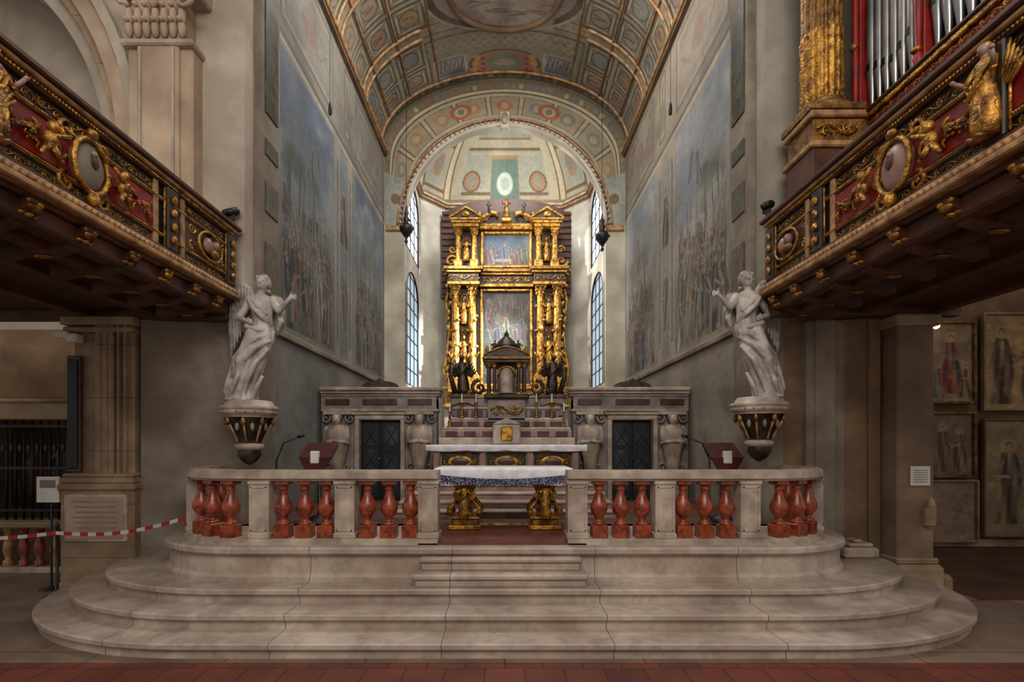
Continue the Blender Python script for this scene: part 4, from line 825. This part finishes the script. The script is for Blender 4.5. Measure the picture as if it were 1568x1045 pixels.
# ============================================================ BALCONIES
def balcony(s,Xf,Ye):
    m=MB(); n=-s; Ya=1.6; W=lambda d:Xf+n*d
    def wb(d0,d1,y0,y1,z0,z1,mt,bev=0): m.box(W(d0),W(d1),y0,y1,z0,z1,mt,bev)
    XO=s*6.6 if s<0 else s*5.2
    wb(-.18,0,Ya,Ye,3.45,4.25,DARKP)
    wb(-.22,.07,Ya,Ye+.07,4.25,4.29,OCHW,.01); wb(-.26,.10,Ya,Ye+.1,4.29,4.34,WOOD,.012)
    wb(-.02,.04,Ya,Ye+.03,4.20,4.25,WOOD,.008)
    wb(-.02,.03,Ya,Ye+.02,4.045,4.075,OCHW,.008); wb(-.02,.03,Ya,Ye+.02,3.70,3.73,OCHW,.008)
    wb(-.02,.06,Ya,Ye+.04,3.55,3.60,WOOD,.012); wb(-.02,.12,Ya,Ye+.1,3.46,3.55,OCHW,.02); wb(-.02,.08,Ya,Ye+.06,3.38,3.46,WOOD,.015); wb(-.02,.16,Ya,Ye+.12,3.42,3.47,OCHW,.012)
    P1=4.86;P2=5.16
    wb(0,.012,Ya,P1-.05,3.745,4.03,REDP); wb(0,.012,P2+.06,Ye-.1,3.745,4.03,WOOD)
    m.M=frame((Xf,0,0),(0,-s,0),(0,0,1)); U=lambda y:-s*y
    def rng_(a,b): return (min(U(a),U(b)),max(U(a),U(b)))
    for a,b in((2.2,P1-.03),(P2+.02,Ye)):
        u0,u1=rng_(a,b); scroll_band(m,u0,u1,4.09,4.19,GOLD); scroll_band(m,u0,u1,3.61,3.69,GOLD)
    u0,u1=rng_(2.2,Ye); eggs(m,u0,u1,4.225,.012,GOLD,.045); eggs(m,u0,u1,3.505,.024,OCHW,.12); eggs(m,u0,u1,4.06,.008,GOLD,.032); eggs(m,u0,u1,3.715,.008,GOLD,.032)
    for yc in((P1+P2)/2,Ye-.06,3.2):
        m.box(U(yc)-.08,U(yc)+.08,3.6,4.2,0,.06,DARKP,.01)
        if yc!=3.2:
            for k in range(4): m.ell((U(yc),3.70+k*.13,.07),(.04,.048,.025),GOLD,8,6); leaf(m,U(yc),3.66+k*.13,.07,pi/2+.6,GOLD); leaf(m,U(yc),3.66+k*.13,.07,pi/2-.6,GOLD)
        for d in(-1,1): m.tube([(U(yc)+d*.09,3.62,.03),(U(yc)+d*.09,4.18,.03)],.010,GOLD,5)
    for yc in(P1-.05,P2+.05): m.box(U(yc)-.03,U(yc)+.03,3.6,4.2,0,.03,OCHW,.006)
    yc=4.0; u=U(yc)
    m.ell((u,3.88,.03),(.15,.19,.07),GREYP if s<0 else PINKM,18,12)
    m.ell((u,3.91,.09),(.05,.07,.02),WOOD,8,6); m.ell((u,3.97,.095),(.025,.03,.02),PINKM,8,6)
    m.tube([(u+.165*math.cos(a),3.88+.205*math.sin(a),.07) for a in [i*2*pi/28 for i in range(28)]],.020,GOLD,8,True)
    for d in(-1,1):
        spiral(m,u+d*.16,4.08,.08,d,GOLD,a0=-pi/2,th=.24); spiral(m,u+d*.17,3.68,.08,-d,GOLD,a0=pi/2,th=.24); spiral(m,u+d*.24,3.88,.07,d,GOLD,th=.24)
        m.ell((u+d*.34,3.98,.07),(.04,.045,.04),GOLD,9,7); m.ell((u+d*.35,3.88,.06),(.05,.07,.045),GOLD,8,6)
        m.cap((u+d*.33,3.92,.08),(u+d*.22,3.98,.09),.02,.016,GOLD,7); m.cap((u+d*.35,3.84,.07),(u+d*.29,3.76,.09),.028,.018,GOLD,7); m.cap((u+d*.37,3.84,.07),(u+d*.42,3.76,.06),.028,.016,GOLD,7)
        for k in range(4): m.ell((u+d*(.43+.015*k),3.95-.035*k,.03),(.05-.006*k,.014,.015),GOLD,6,4,Matrix.Rotation(d*(.7-.25*k),3,'Z'))
    m.ell((u,4.13,.08),(.05,.045,.035),GOLD,8,6); m.ell((u,3.62,.09),(.045,.06,.045),GOLD,8,6)
    for y in(3.48,4.62,2.75) : festoon(m,U(y),3.86,.09,.068)
    y=(P2+Ye)/2+.02; m.tube([(U(y)+.22*math.cos(a),3.89+.15*math.sin(a),.04) for a in [i*2*pi/24 for i in range(24)]],.016,GOLD,6,True)
    m.ell((U(y)-.05,3.89,.04),(.08,.09,.05),PINKM,8,6); m.ell((U(y)+.07,3.92,.05),(.045,.06,.05),PINKM,8,6); m.ell((U(y)+.05,3.83,.05),(.09,.05,.04),GOLDD,8,6)
    for d in(-1,1):
        for k in(-1,1): spiral(m,U(y)+d*.3,3.89+k*.09,.06,d*k,GOLD,th=.22)
    m.M=None
    m.M=Matrix.Translation((W(.1),3.2,3.62))@Matrix.Rotation(-s*pi/2,4,'Z')
    fig(m,0,0,0,.6,GOLD,arms=((.5,.5),(-.5,.3)),wings=True,skin=PINKM); m.M=None
    m.box(XO,W(-.02),Ya,Ye,3.28,3.40,SOFF); m.box(XO,W(.02),Ye-.12,Ye,3.18,3.30,WOOD); m.box(W(-.35),W(-.2),Ya,Ye,3.2,3.30,WOOD)
    wb(-.16,.03,Ya,Ye+.03,3.24,3.39,WOOD,.02)
    ys=[2.5,3.0,3.5,3.97,4.45,4.9,5.35,5.78]
    for i,y in enumerate(ys):
        m.prism([(W(.10),3.38),(W(.08),3.31),(W(.0),3.27),(W(-.06),3.22),(W(-.25),3.17),(W(-.38),3.19),(W(-.6),3.14),(W(-.6),3.28),(W(-.2),3.30)],y-.06,y+.06,'y',WOOD)
        m.ell((W(.07),y,3.33),(.04,.06,.03),GOLD,8,6); m.ell((W(.03),y,3.28),(.05,.03,.02),GOLD,6,4); m.ell((W(-.28),y,3.165),(.07,.04,.012),GOLDD,8,5)
        for d in(-1,1): m.ell((W(.02),y+d*.05,3.28),(.05,.02,.016),GOLD,6,4); m.ell((W(.09),y+d*.04,3.36),(.02,.03,.02),GOLD,6,4)
    for x in(s*4.1,s*4.9): m.box(x-.06,x+.06,Ya,Ye,3.2,3.29,WOOD,.01)
    return m.build('choir_balcony')
balcony(-1,-3.3,6.15); balcony(1,3.1,5.95)
for x,y in((-3.32,6.2),(3.08,6.02)):
    m=MB(); m.lathe(x,y,[(.012,4.34),(.012,4.46)],BLACK,8); m.cap((x-.05,y-.03,4.50),(x+.05,y+.02,4.54),.04,.05,BLACK,12); m.box(x-.05,x+.05,y-.01,y+.01,4.42,4.5,BLACK); m.build('spotlight')
# ============================================================ ORGAN
m=MB(); XO=4.0
m.box(XO,5.2,2.6,6.15,3.42,5.1,REDP,.02)
for z0,z1,o,mt in((5.08,5.16,.05,OCHW),(5.16,5.26,.02,REDP),(5.26,5.32,.06,GOLD),(5.32,5.36,.08,WOOD)): m.box(XO-o,5.2,2.6,6.1,z0,z1,mt,.012)
m.box(XO+.3,5.2,2.6,6.1,5.3,10,DARKP)
groups=[(4.96,5.74),(4.06,4.88),(3.16,3.98)]
for a,b in groups:
    n=7
    for i in range(n):
        y=a+(b-a)*(i+.5)/n; r=(b-a)/n*.46; q=abs(i-3)
        m.lathe(XO+.08,y,[(.012,5.36),(r*.9,5.64+.05*q),(r,5.68+.05*q),(r,9.5)],PIPE,14)
        m.box(XO+.08-r*1.05,XO+.08-r*.7,y-r*.45,y+r*.45,5.70+.05*q,5.78+.05*q,BLACK)
    m.box(XO-.02,XO+.06,a,b,7.3,7.4,GOLD)
for y in(5.8,4.92,4.02,3.1):
    m.box(XO-.0,XO+.3,y-.04,y+.04,5.36,10,REDP,.01)
    m.lathe(XO-.03,y,[(.035,5.36),(.045,5.42),(.025,5.47),(.035,5.8),(.042,6.0),(.028,6.15),(.036,6.25),(.032,6.6),(.025,7.6),(.04,7.7)],REDP,12)
    m.ell((XO-.05,y,6.2),(.04,.05,.045),GOLD,8,6); m.ell((XO-.05,y,5.5),(.04,.05,.03),GOLD,8,6)
m.M=frame((XO-.03,0,0),(0,-1,0),(0,0,1)); scroll_band(m,-6.0,-2.8,5.17,5.25,GOLD); m.M=None
m.build('pipe_organ')
m=MB(); x,y=3.62,5.85
m.box(x-.27,x+.37,y-.27,y+.27,3.42,4.95,WOOD,.02); m.box(x-.3,x+.37,y-.3,y+.3,4.95,5.02,OCHW,.015); m.box(x-.25,x+.37,y-.25,y+.25,5.02,5.28,GOLDD,.01); m.box(x-.29,x+.37,y-.29,y+.29,5.28,5.36,OCHW,.015)
m.M=frame((x,y-.26,5.15),(1,0,0),(0,0,1)); scroll_band(m,-.22,.22,-.09,.09,GOLD); m.M=None
column(m,x,y,5.36,9.5,.215,GOLDD,GOLDD,32,.14,18); m.lathe(x,y,[(.2,5.55),(.228,5.62),(.225,6.3),(.232,6.32),(.22,6.36)],GOLD,72,flute=.10,nf=18); m.build('fluted_organ_column')
# ============================================================ STATUES
def statue(s,ox,oy,oz):
    par=empty('angel_statue'); b=MB(); M=STAT
    def p(x,y,z): return (ox+s*x,oy+y,oz+z)
    secs=[(.02,-.10,0,.17,.13,.10),(.1,-.09,0,.16,.125,.13),(.25,-.055,0,.165,.13,.12),(.42,.0,-.01,.155,.13,.11),(.58,.06,-.01,.16,.125,.09),(.72,.11,0,.168,.125,.07),(.83,.145,0,.155,.115,.05),(.93,.155,0,.12,.095,.03),(1.0,.155,0,.112,.088,.02),(1.1,.145,0,.13,.095,.02),(1.18,.135,0,.145,.09,.01),(1.24,.13,0,.12,.07,0),(1.27,.13,0,.06,.05,0)]
    b.loft([(oz+z,ox+s*cx,oy+cy,rx,ry,f) for z,cx,cy,rx,ry,f in secs],M,56,k=9)
    b.cap(p(.08,-.05,.78),p(-.03,-.13,.45),.10,.075,M); b.cap(p(-.03,-.13,.45),p(-.12,-.05,.08),.07,.045,M)
    b.cap(p(.2,-.02,.78),p(.10,-.05,.4),.09,.07,M); b.cap(p(.10,-.05,.4),p(.0,0,.06),.065,.045,M)
    for fx,fy in((-.14,-.12),(-.0,-.08)):
        b.ell(p(fx,fy,.03),(.042,.09,.032),M,10,7)
        for t in range(5): b.ell(p(fx-.03+.015*t,fy-.09+.004*abs(t-1),.02),(.009,.018,.011),M,6,5)
    F=[[(.27,-.04,.80),(.15,-.13,.74),(.0,-.15,.62),(-.14,-.08,.5),(-.19,0,.38)],[(.27,-.05,.72),(.14,-.15,.62),(.02,-.17,.48),(-.12,-.12,.34),(-.2,-.02,.2)],[(.25,-.06,.62),(.14,-.15,.45),(.04,-.14,.25),(-.04,-.1,.05)],[(.28,-.02,.85),(.16,-.12,.83),(.02,-.11,.87),(-.03,-.03,.92)],
       [(.02,-.09,1.2),(.1,-.11,1.08),(.2,-.11,.98),(.28,-.03,.9)],[(.06,-.09,1.2),(.15,-.115,1.1),(.24,-.07,1.02)],[(-.2,.02,.5),(-.24,.0,.3),(-.27,-.02,.12),(-.22,-.03,.03)],[(.2,-.1,.3),(.12,-.1,.15),(.06,-.08,.03)],[(-.02,-.15,.4),(-.1,-.16,.2),(-.17,-.12,.04)]]
    for q in F: b.tube([p(*k) for k in q],[.022]+[.032]*(len(q)-2)+[.02],M,8)
    b.cap(p(.13,0,1.24),p(.15,-.015,1.33),.045,.042,M)
    hx=.155; b.ell(p(hx,-.02,1.40),(.066,.078,.092),M,16,12); b.ell(p(hx,-.045,1.355),(.045,.05,.045),M,12,8)
    b.ell(p(hx+.012,-.103,1.39),(.012,.018,.024),M,8,6); b.ell(p(hx+.01,-.088,1.355),(.022,.012,.007),M,8,6); b.ell(p(hx+.01,-.08,1.338),(.018,.015,.012),M,8,6)
    for d in(-1,1): b.ell(p(hx+.01+d*.028,-.088,1.408),(.014,.009,.008),M,8,6); b.ell(p(hx+.01+d*.028,-.09,1.425),(.018,.008,.005),M,8,6); b.ell(p(hx+d*.066,-.01,1.39),(.01,.018,.024),M,6,5)
    rr=random.Random(4)
    for i in range(46):
        a=rr.uniform(0,2*pi); t=rr.uniform(0,1); zz=1.40+.09*t; rad=.078*math.sqrt(max(0,1-(t*.95)**2)); x=math.cos(a)*rad;y=math.sin(a)*rad*1.1
        if y<-.05 and zz<1.45: continue
        b.ell(p(hx+x,-.01+y,zz),rr.uniform(.016,.026),M,6,5)
    for i in range(12): b.ell(p(hx+.07*math.cos(i),.03+.03*math.sin(i*2),1.38-.012*i),.022,M,6,5)
    sh=p(.27,0,1.19); el=p(.38,-.08,1.06); ha=p(.52,-.13,1.18); b.ell(sh,.06,M,10,8); b.cap(sh,el,.052,.042,M); b.cap(el,ha,.04,.025,M)
    b.ell(p(.545,-.135,1.2),(.035,.02,.028),M,10,7)
    for i,(dx,dz,l) in enumerate(((.06,.035,.06),(.065,.015,.065),(.06,-.005,.06),(.05,-.02,.05))): b.tube([p(.55,-.135,1.2+dz*.5),p(.55+l*.6,-.14,1.2+dz),p(.55+l,-.15,1.2+dz-.012)],[.0095,.009,.007],M,6)
    b.tube([p(.53,-.14,1.215),p(.545,-.15,1.245),p(.56,-.155,1.26)],[.011,.01,.007],M,6)
    b.tube([p(.22,.0,1.2),p(.34,.02,1.08),p(.37,.0,.95),p(.33,0,.84)],[.05,.045,.035,.015],M,8)
    sh=p(.0,0,1.19); el=p(-.11,-.02,.99); ha=p(.03,-.13,.93); b.ell(sh,.06,M,10,8); b.cap(sh,el,.052,.042,M); b.cap(el,ha,.04,.025,M); b.ell(p(.045,-.14,.93),(.035,.022,.03),M,10,7)
    for i in range(4): b.tube([p(.06,-.145,.945-.014*i),p(.09,-.155,.942-.015*i),p(.105,-.14,.935-.016*i)],[.009,.009,.007],M,6)
    b.tube([p(.05,-.15,.95),p(.07,-.165,.97)],[.01,.008],M,6)
    o=b.build('body',par); r=o.modifiers.new('r','REMESH'); r.mode='VOXEL'; r.voxel_size=.0085; r.use_smooth_shade=True
    sm=o.modifiers.new('s','SMOOTH'); sm.factor=.4; sm.iterations=1
    # wing: solid vane with overlapping flat feathers in three rows, arched leading edge
    w=MB()
    def edge(t): return (.0-.29*t, .10+.02*t, 1.16+.27*math.sin(pi*min(1,t*.78+.10))-.06*t)
    vane=[edge(t/10) for t in range(11)]; bot=[(e[0]+.05-.03*i/10,e[1],e[2]-(.36+.22*i/10)) for i,e in enumerate(vane)]
    for dy in(-.012,.014): w.add([p(a,b_+dy,c_) for a,b_,c_ in vane]+[p(a,b_+dy,c_) for a,b_,c_ in bot],[(i,i+1,12+i,11+i) for i in range(10)],WING,True)
    for L_,nf,l0,l1,wd in((0,10,.42,.64,.030),(1,10,.27,.38,.028),(2,9,.14,.2,.026)):
        for i in range(nf):
            t=i/(nf-1); ex,ey,ez=edge(t); l=l0+(l1-l0)*t; a=s*(.10-.08*t)
            w.ell(p(ex+.02*(1-t)+.012,ey-.016-.014*L_,ez-l*.5),(wd,.013,l*.53),WING,8,10,Matrix.Rotation(-a,3,'Y'))
    w.tube([p(*edge(t/8)) for t in range(9)],[.034,.038,.04,.042,.042,.04,.036,.032,.024],WING,8)
    for i in range(6):
        t=i/5; w.ell(p(.25+.10*t,.10,1.05+.03*t),(.03,.014,.26-.07*t),WING,8,8,Matrix.Rotation(-s*.12,3,'Y'))
    w.build('wing',par)
    b2=MB(); b2.lathe(ox,oy,[(.30,oz-.1),(.32,oz-.08),(.31,oz-.05),(.27,oz-.04),(.26,oz-.01),(.24,oz+.015)],PALE,32)
    b2.build('base',par)
    c=MB(); z=oz-.1
    c.lathe(ox,oy,[(.30,z),(.315,z-.02),(.30,z-.045),(.26,z-.06),(.27,z-.08)],PALE,32)
    c.lathe(ox,oy,[(.265,z-.08),(.24,z-.13),(.20,z-.2),(.15,z-.3),(.125,z-.38)],BRONZE,32,flute=.12,nf=8)
    c.lathe(ox,oy,[(.125,z-.38),(.16,z-.40),(.155,z-.44),(.12,z-.46)],PALE,24); c.lathe(ox,oy,[(.12,z-.46),(.13,z-.52),(.09,z-.58),(.04,z-.62),(.0,z-.64)],BRONZE,24)
    for k in range(8):
        a=k*pi/4+.2; q=lambda r_,zz:(ox+r_*math.cos(a),oy+r_*math.sin(a),z+zz); c.tube([q(.27,-.09),q(.245,-.15),q(.18,-.27),q(.14,-.37)],[.012,.016,.012,.014],OCHW,6)
        c.ell(q(.255,-.13),(.03,.03,.045),GOLDD,7,5); a+=pi/8; c.ell(q(.21,-.19),(.025,.025,.05),GREYM,7,5)
    for k in range(20): a=k*pi/10; c.ell((ox+.305*math.cos(a),oy+.305*math.sin(a),z-.02),.014,OCHW,6,4)
    c.tube([(ox,oy,z-.3),(ox+(-.2 if s>0 else .2),oy+.28,z-.3)],.09,BRONZE,10)
    c.build('statue_console')
statue(1,-3.0,6.02,2.2); statue(-1,2.99,6.02,2.24)
# ============================================================ SMALL THINGS
def hang(x,z):
    m=MB(); y=13.0; m.tube([(x,y,z+.5),(x,y,9.6+1.9*math.sqrt(1-(x/3.25)**2)-.02)],.007,BLACK,5)
    m.lathe(x,y,[(.01,z-.5),(.05,z-.44),(.02,z-.38),(.07,z-.3),(.16,z-.18),(.18,z-.08),(.1,z),(.05,z+.05),(.09,z+.12),(.04,z+.2),(.06,z+.28),(.02,z+.35),(.0,z+.5)],BLACK,14)
    for k in range(3):
        a=k*2*pi/3; m.tube([(x+.17*math.cos(a),y+.17*math.sin(a),z-.1),(x,y,z+.5)],.008,GOLDD,4); m.ell((x+.18*math.cos(a),y+.18*math.sin(a),z-.1),.035,GOLDD,6,5)
    m.build('sanctuary_lamp')
hang(-2.5,7.3); hang(2.47,7.1)
def lectern(x,y):
    m=MB(); m.lathe(x,y,[(.16,.72),(.15,.75),(.03,.78),(.025,1.3),(.03,1.5)],BLACK,14)
    m.prism([(y-.16,1.50),(y+.14,1.68),(y+.14,1.71),(y-.16,1.53)],x-.2,x+.2,'x',BLACK)
    m.add([(x-.21,y-.17,1.54),(x+.21,y-.17,1.54),(x+.21,y+.15,1.73),(x-.21,y+.15,1.73)],[(0,1,2,3)],DRED)
    m.prism([(x-.21,1.54),(x+.21,1.54),(x+.08,1.3),(x-.08,1.3)],y-.18,y-.155,'y',DRED); m.box(x-.055,x+.055,y-.2,y-.14,1.46,1.62,PAPER,.01); m.build('lectern')
lectern(-2.44,6.75); lectern(2.86,6.75)
for x,d in((-2.9,1),(2.6,-1)):
    m=MB(); m.lathe(x,6.5,[(.12,.72),(.11,.74),(.012,.76),(.012,1.5)],BLACK,12); m.tube([(x,6.5,1.5),(x+d*.1,6.48,1.72),(x+d*.3,6.45,1.80)],.008,BLACK,5); m.cap((x+d*.3,6.45,1.80),(x+d*.36,6.44,1.82),.018,.022,BLACK,8); m.build('microphone_stand')
for x in(-2.32,2.2):
    m=MB(); m.tube([(x,6.8,6.25),(x,6.8,11)],.003,BLACK,4); m.lathe(x,6.8,[(.01,6.08),(.022,6.1),(.024,6.15),(.02,6.2),(.01,6.25)],BLACK,12); m.build('hanging_microphone')
m=MB(); m.lathe(-5.0,5.72,[(.13,0),(.12,.02),(.015,.04),(.015,.78),(.03,.8),(.0,.84)],BLACK,12); m.build('barrier_post')
m=MB(); P=[Vector((-6.6,5.6,.78)),Vector((-5.0,5.7,.72)),Vector((-3.5,5.62,.9))]
for a,b in((P[0],P[1]),(P[1],P[2])):
    k=16
    for i in range(k):
        q=[]
        for t in(i/k,(i+1)/k): v=a.lerp(b,t); v.z-=.08*math.sin(pi*t); q.append(v)
        m.add([q[0]+Vector((0,0,.02)),q[1]+Vector((0,0,.02)),q[1]-Vector((0,0,.02)),q[0]-Vector((0,0,.02))],[(0,1,2,3)],RTAPE if i%2 else WTAPE)
m.build('barrier_tape')
m=MB(); m.box(-5.46,-5.2,5.97,5.99,1.03,1.33,PAPER); m.box(-5.42,-5.24,5.965,5.97,1.2,1.29,GREYM); m.lathe(-5.33,6.02,[(.12,0),(.11,.02),(.012,.04),(.012,1.3)],BLACK,10); m.build('notice_sign')
m=MB(); m.box(4.58,4.80,5.775,5.79,1.24,1.46,PAPER,.003)
for i in range(6): m.box(4.61,4.77,5.772,5.776,1.28+i*.026,1.287+i*.026,GREYM)
m.build('notice_sign')
m=MB(); m.box(4.72,4.84,5.72,5.8,.78,1.0,SANDP,.02); m.lathe(4.78,5.74,[(.03,.95),(.05,1.0),(.03,1.08),(.0,1.12)],SANDP,10); m.build('stone_stoup')
m=MB(); m.box(3.9,4.3,5.85,6.05,.39,.52,PALE,.03); m.box(3.96,4.24,5.87,6.05,.52,.57,PALE,.02); m.box(4.02,4.12,5.88,6.04,.57,.61,PALE,.015); m.build('broken_marble_fragment')
# ============================================================ LIGHTS
def area(name,loc,tgt,sx,sy,e,col):
    l=bpy.data.lights.new(name,'AREA'); l.shape='RECTANGLE'; l.size=sx; l.size_y=sy; l.energy=e; l.color=col
    o=bpy.data.objects.new(name,l); S.collection.objects.link(o); o.location=loc; o.rotation_euler=(Vector(tgt)-Vector(loc)).to_track_quat('-Z','Y').to_euler()
def spot(name,loc,tgt,e,ang,col,bl=.8,r=.1):
    l=bpy.data.lights.new(name,'SPOT'); l.energy=e; l.spot_size=math.radians(ang); l.spot_blend=bl; l.color=col; l.shadow_soft_size=r
    o=bpy.data.objects.new(name,l); S.collection.objects.link(o); o.location=loc; o.rotation_euler=(Vector(tgt)-Vector(loc)).to_track_quat('-Z','Y').to_euler()
area('nave_daylight',(0,-2.5,8),(0,7,2.2),7,3.5,520,(1,.93,.84))
area('chancel_fill',(0,9.0,10.9),(0,10.5,3),3.2,2.5,330,(1,.97,.93))  # added fill under the vault, above the frame
area('chancel_vault_fill',(0,7.6,8.9),(0,12.5,11),4,1.0,75,(1,.94,.84))  # added unseen fill that brightens the vault, not a fitted lamp
area('apse_fill',(0,14.35,11.0),(0,16.2,7),2.2,.5,190,(.97,.98,1))  # added fill hidden behind the arch top, brightens apse walls and altarpiece
spot('apse_wall_fill_left',(2.45,14.2,6.4),(-2.4,16.4,3.6),8500,48,(.93,.97,1),.95,.15)  # added spot across the apse, whitens the left wall beside the window
spot('apse_wall_fill_right',(-2.45,14.2,7.8),(2.35,16.5,6.0),1500,80,(1,.98,.93),.9,.15)  # weaker added spot, brightens the right apse wall
spot('apse_dome_fill',(2.3,14.25,8.2),(-.6,16,11),230,110,(1,.96,.88),.9,.15)  # added upward spot to brighten the dome, no real fixture
spot('altarpiece_fill',(0,12.2,11.0),(0,16,5.5),900,45,(1,.91,.76),.7,.2)  # added fill spot aimed at the altarpiece, no real fixture
w=bpy.data.worlds.new('world'); S.world=w; w.use_nodes=True; w.node_tree.nodes['Background'].inputs[0].default_value=(1,.92,.82,1); w.node_tree.nodes['Background'].inputs[1].default_value=.45
# ============================================================ CAMERA
cd=bpy.data.cameras.new('camera'); cam=bpy.data.objects.new('camera',cd); S.collection.objects.link(cam); S.camera=cam
cam.location=(0,0,1.71); cam.rotation_euler=(pi/2,0,0); cd.sensor_width=36; cd.lens=18; cd.shift_x=.007; cd.shift_y=.1008; cd.clip_end=100
S.view_settings.view_transform='Standard'
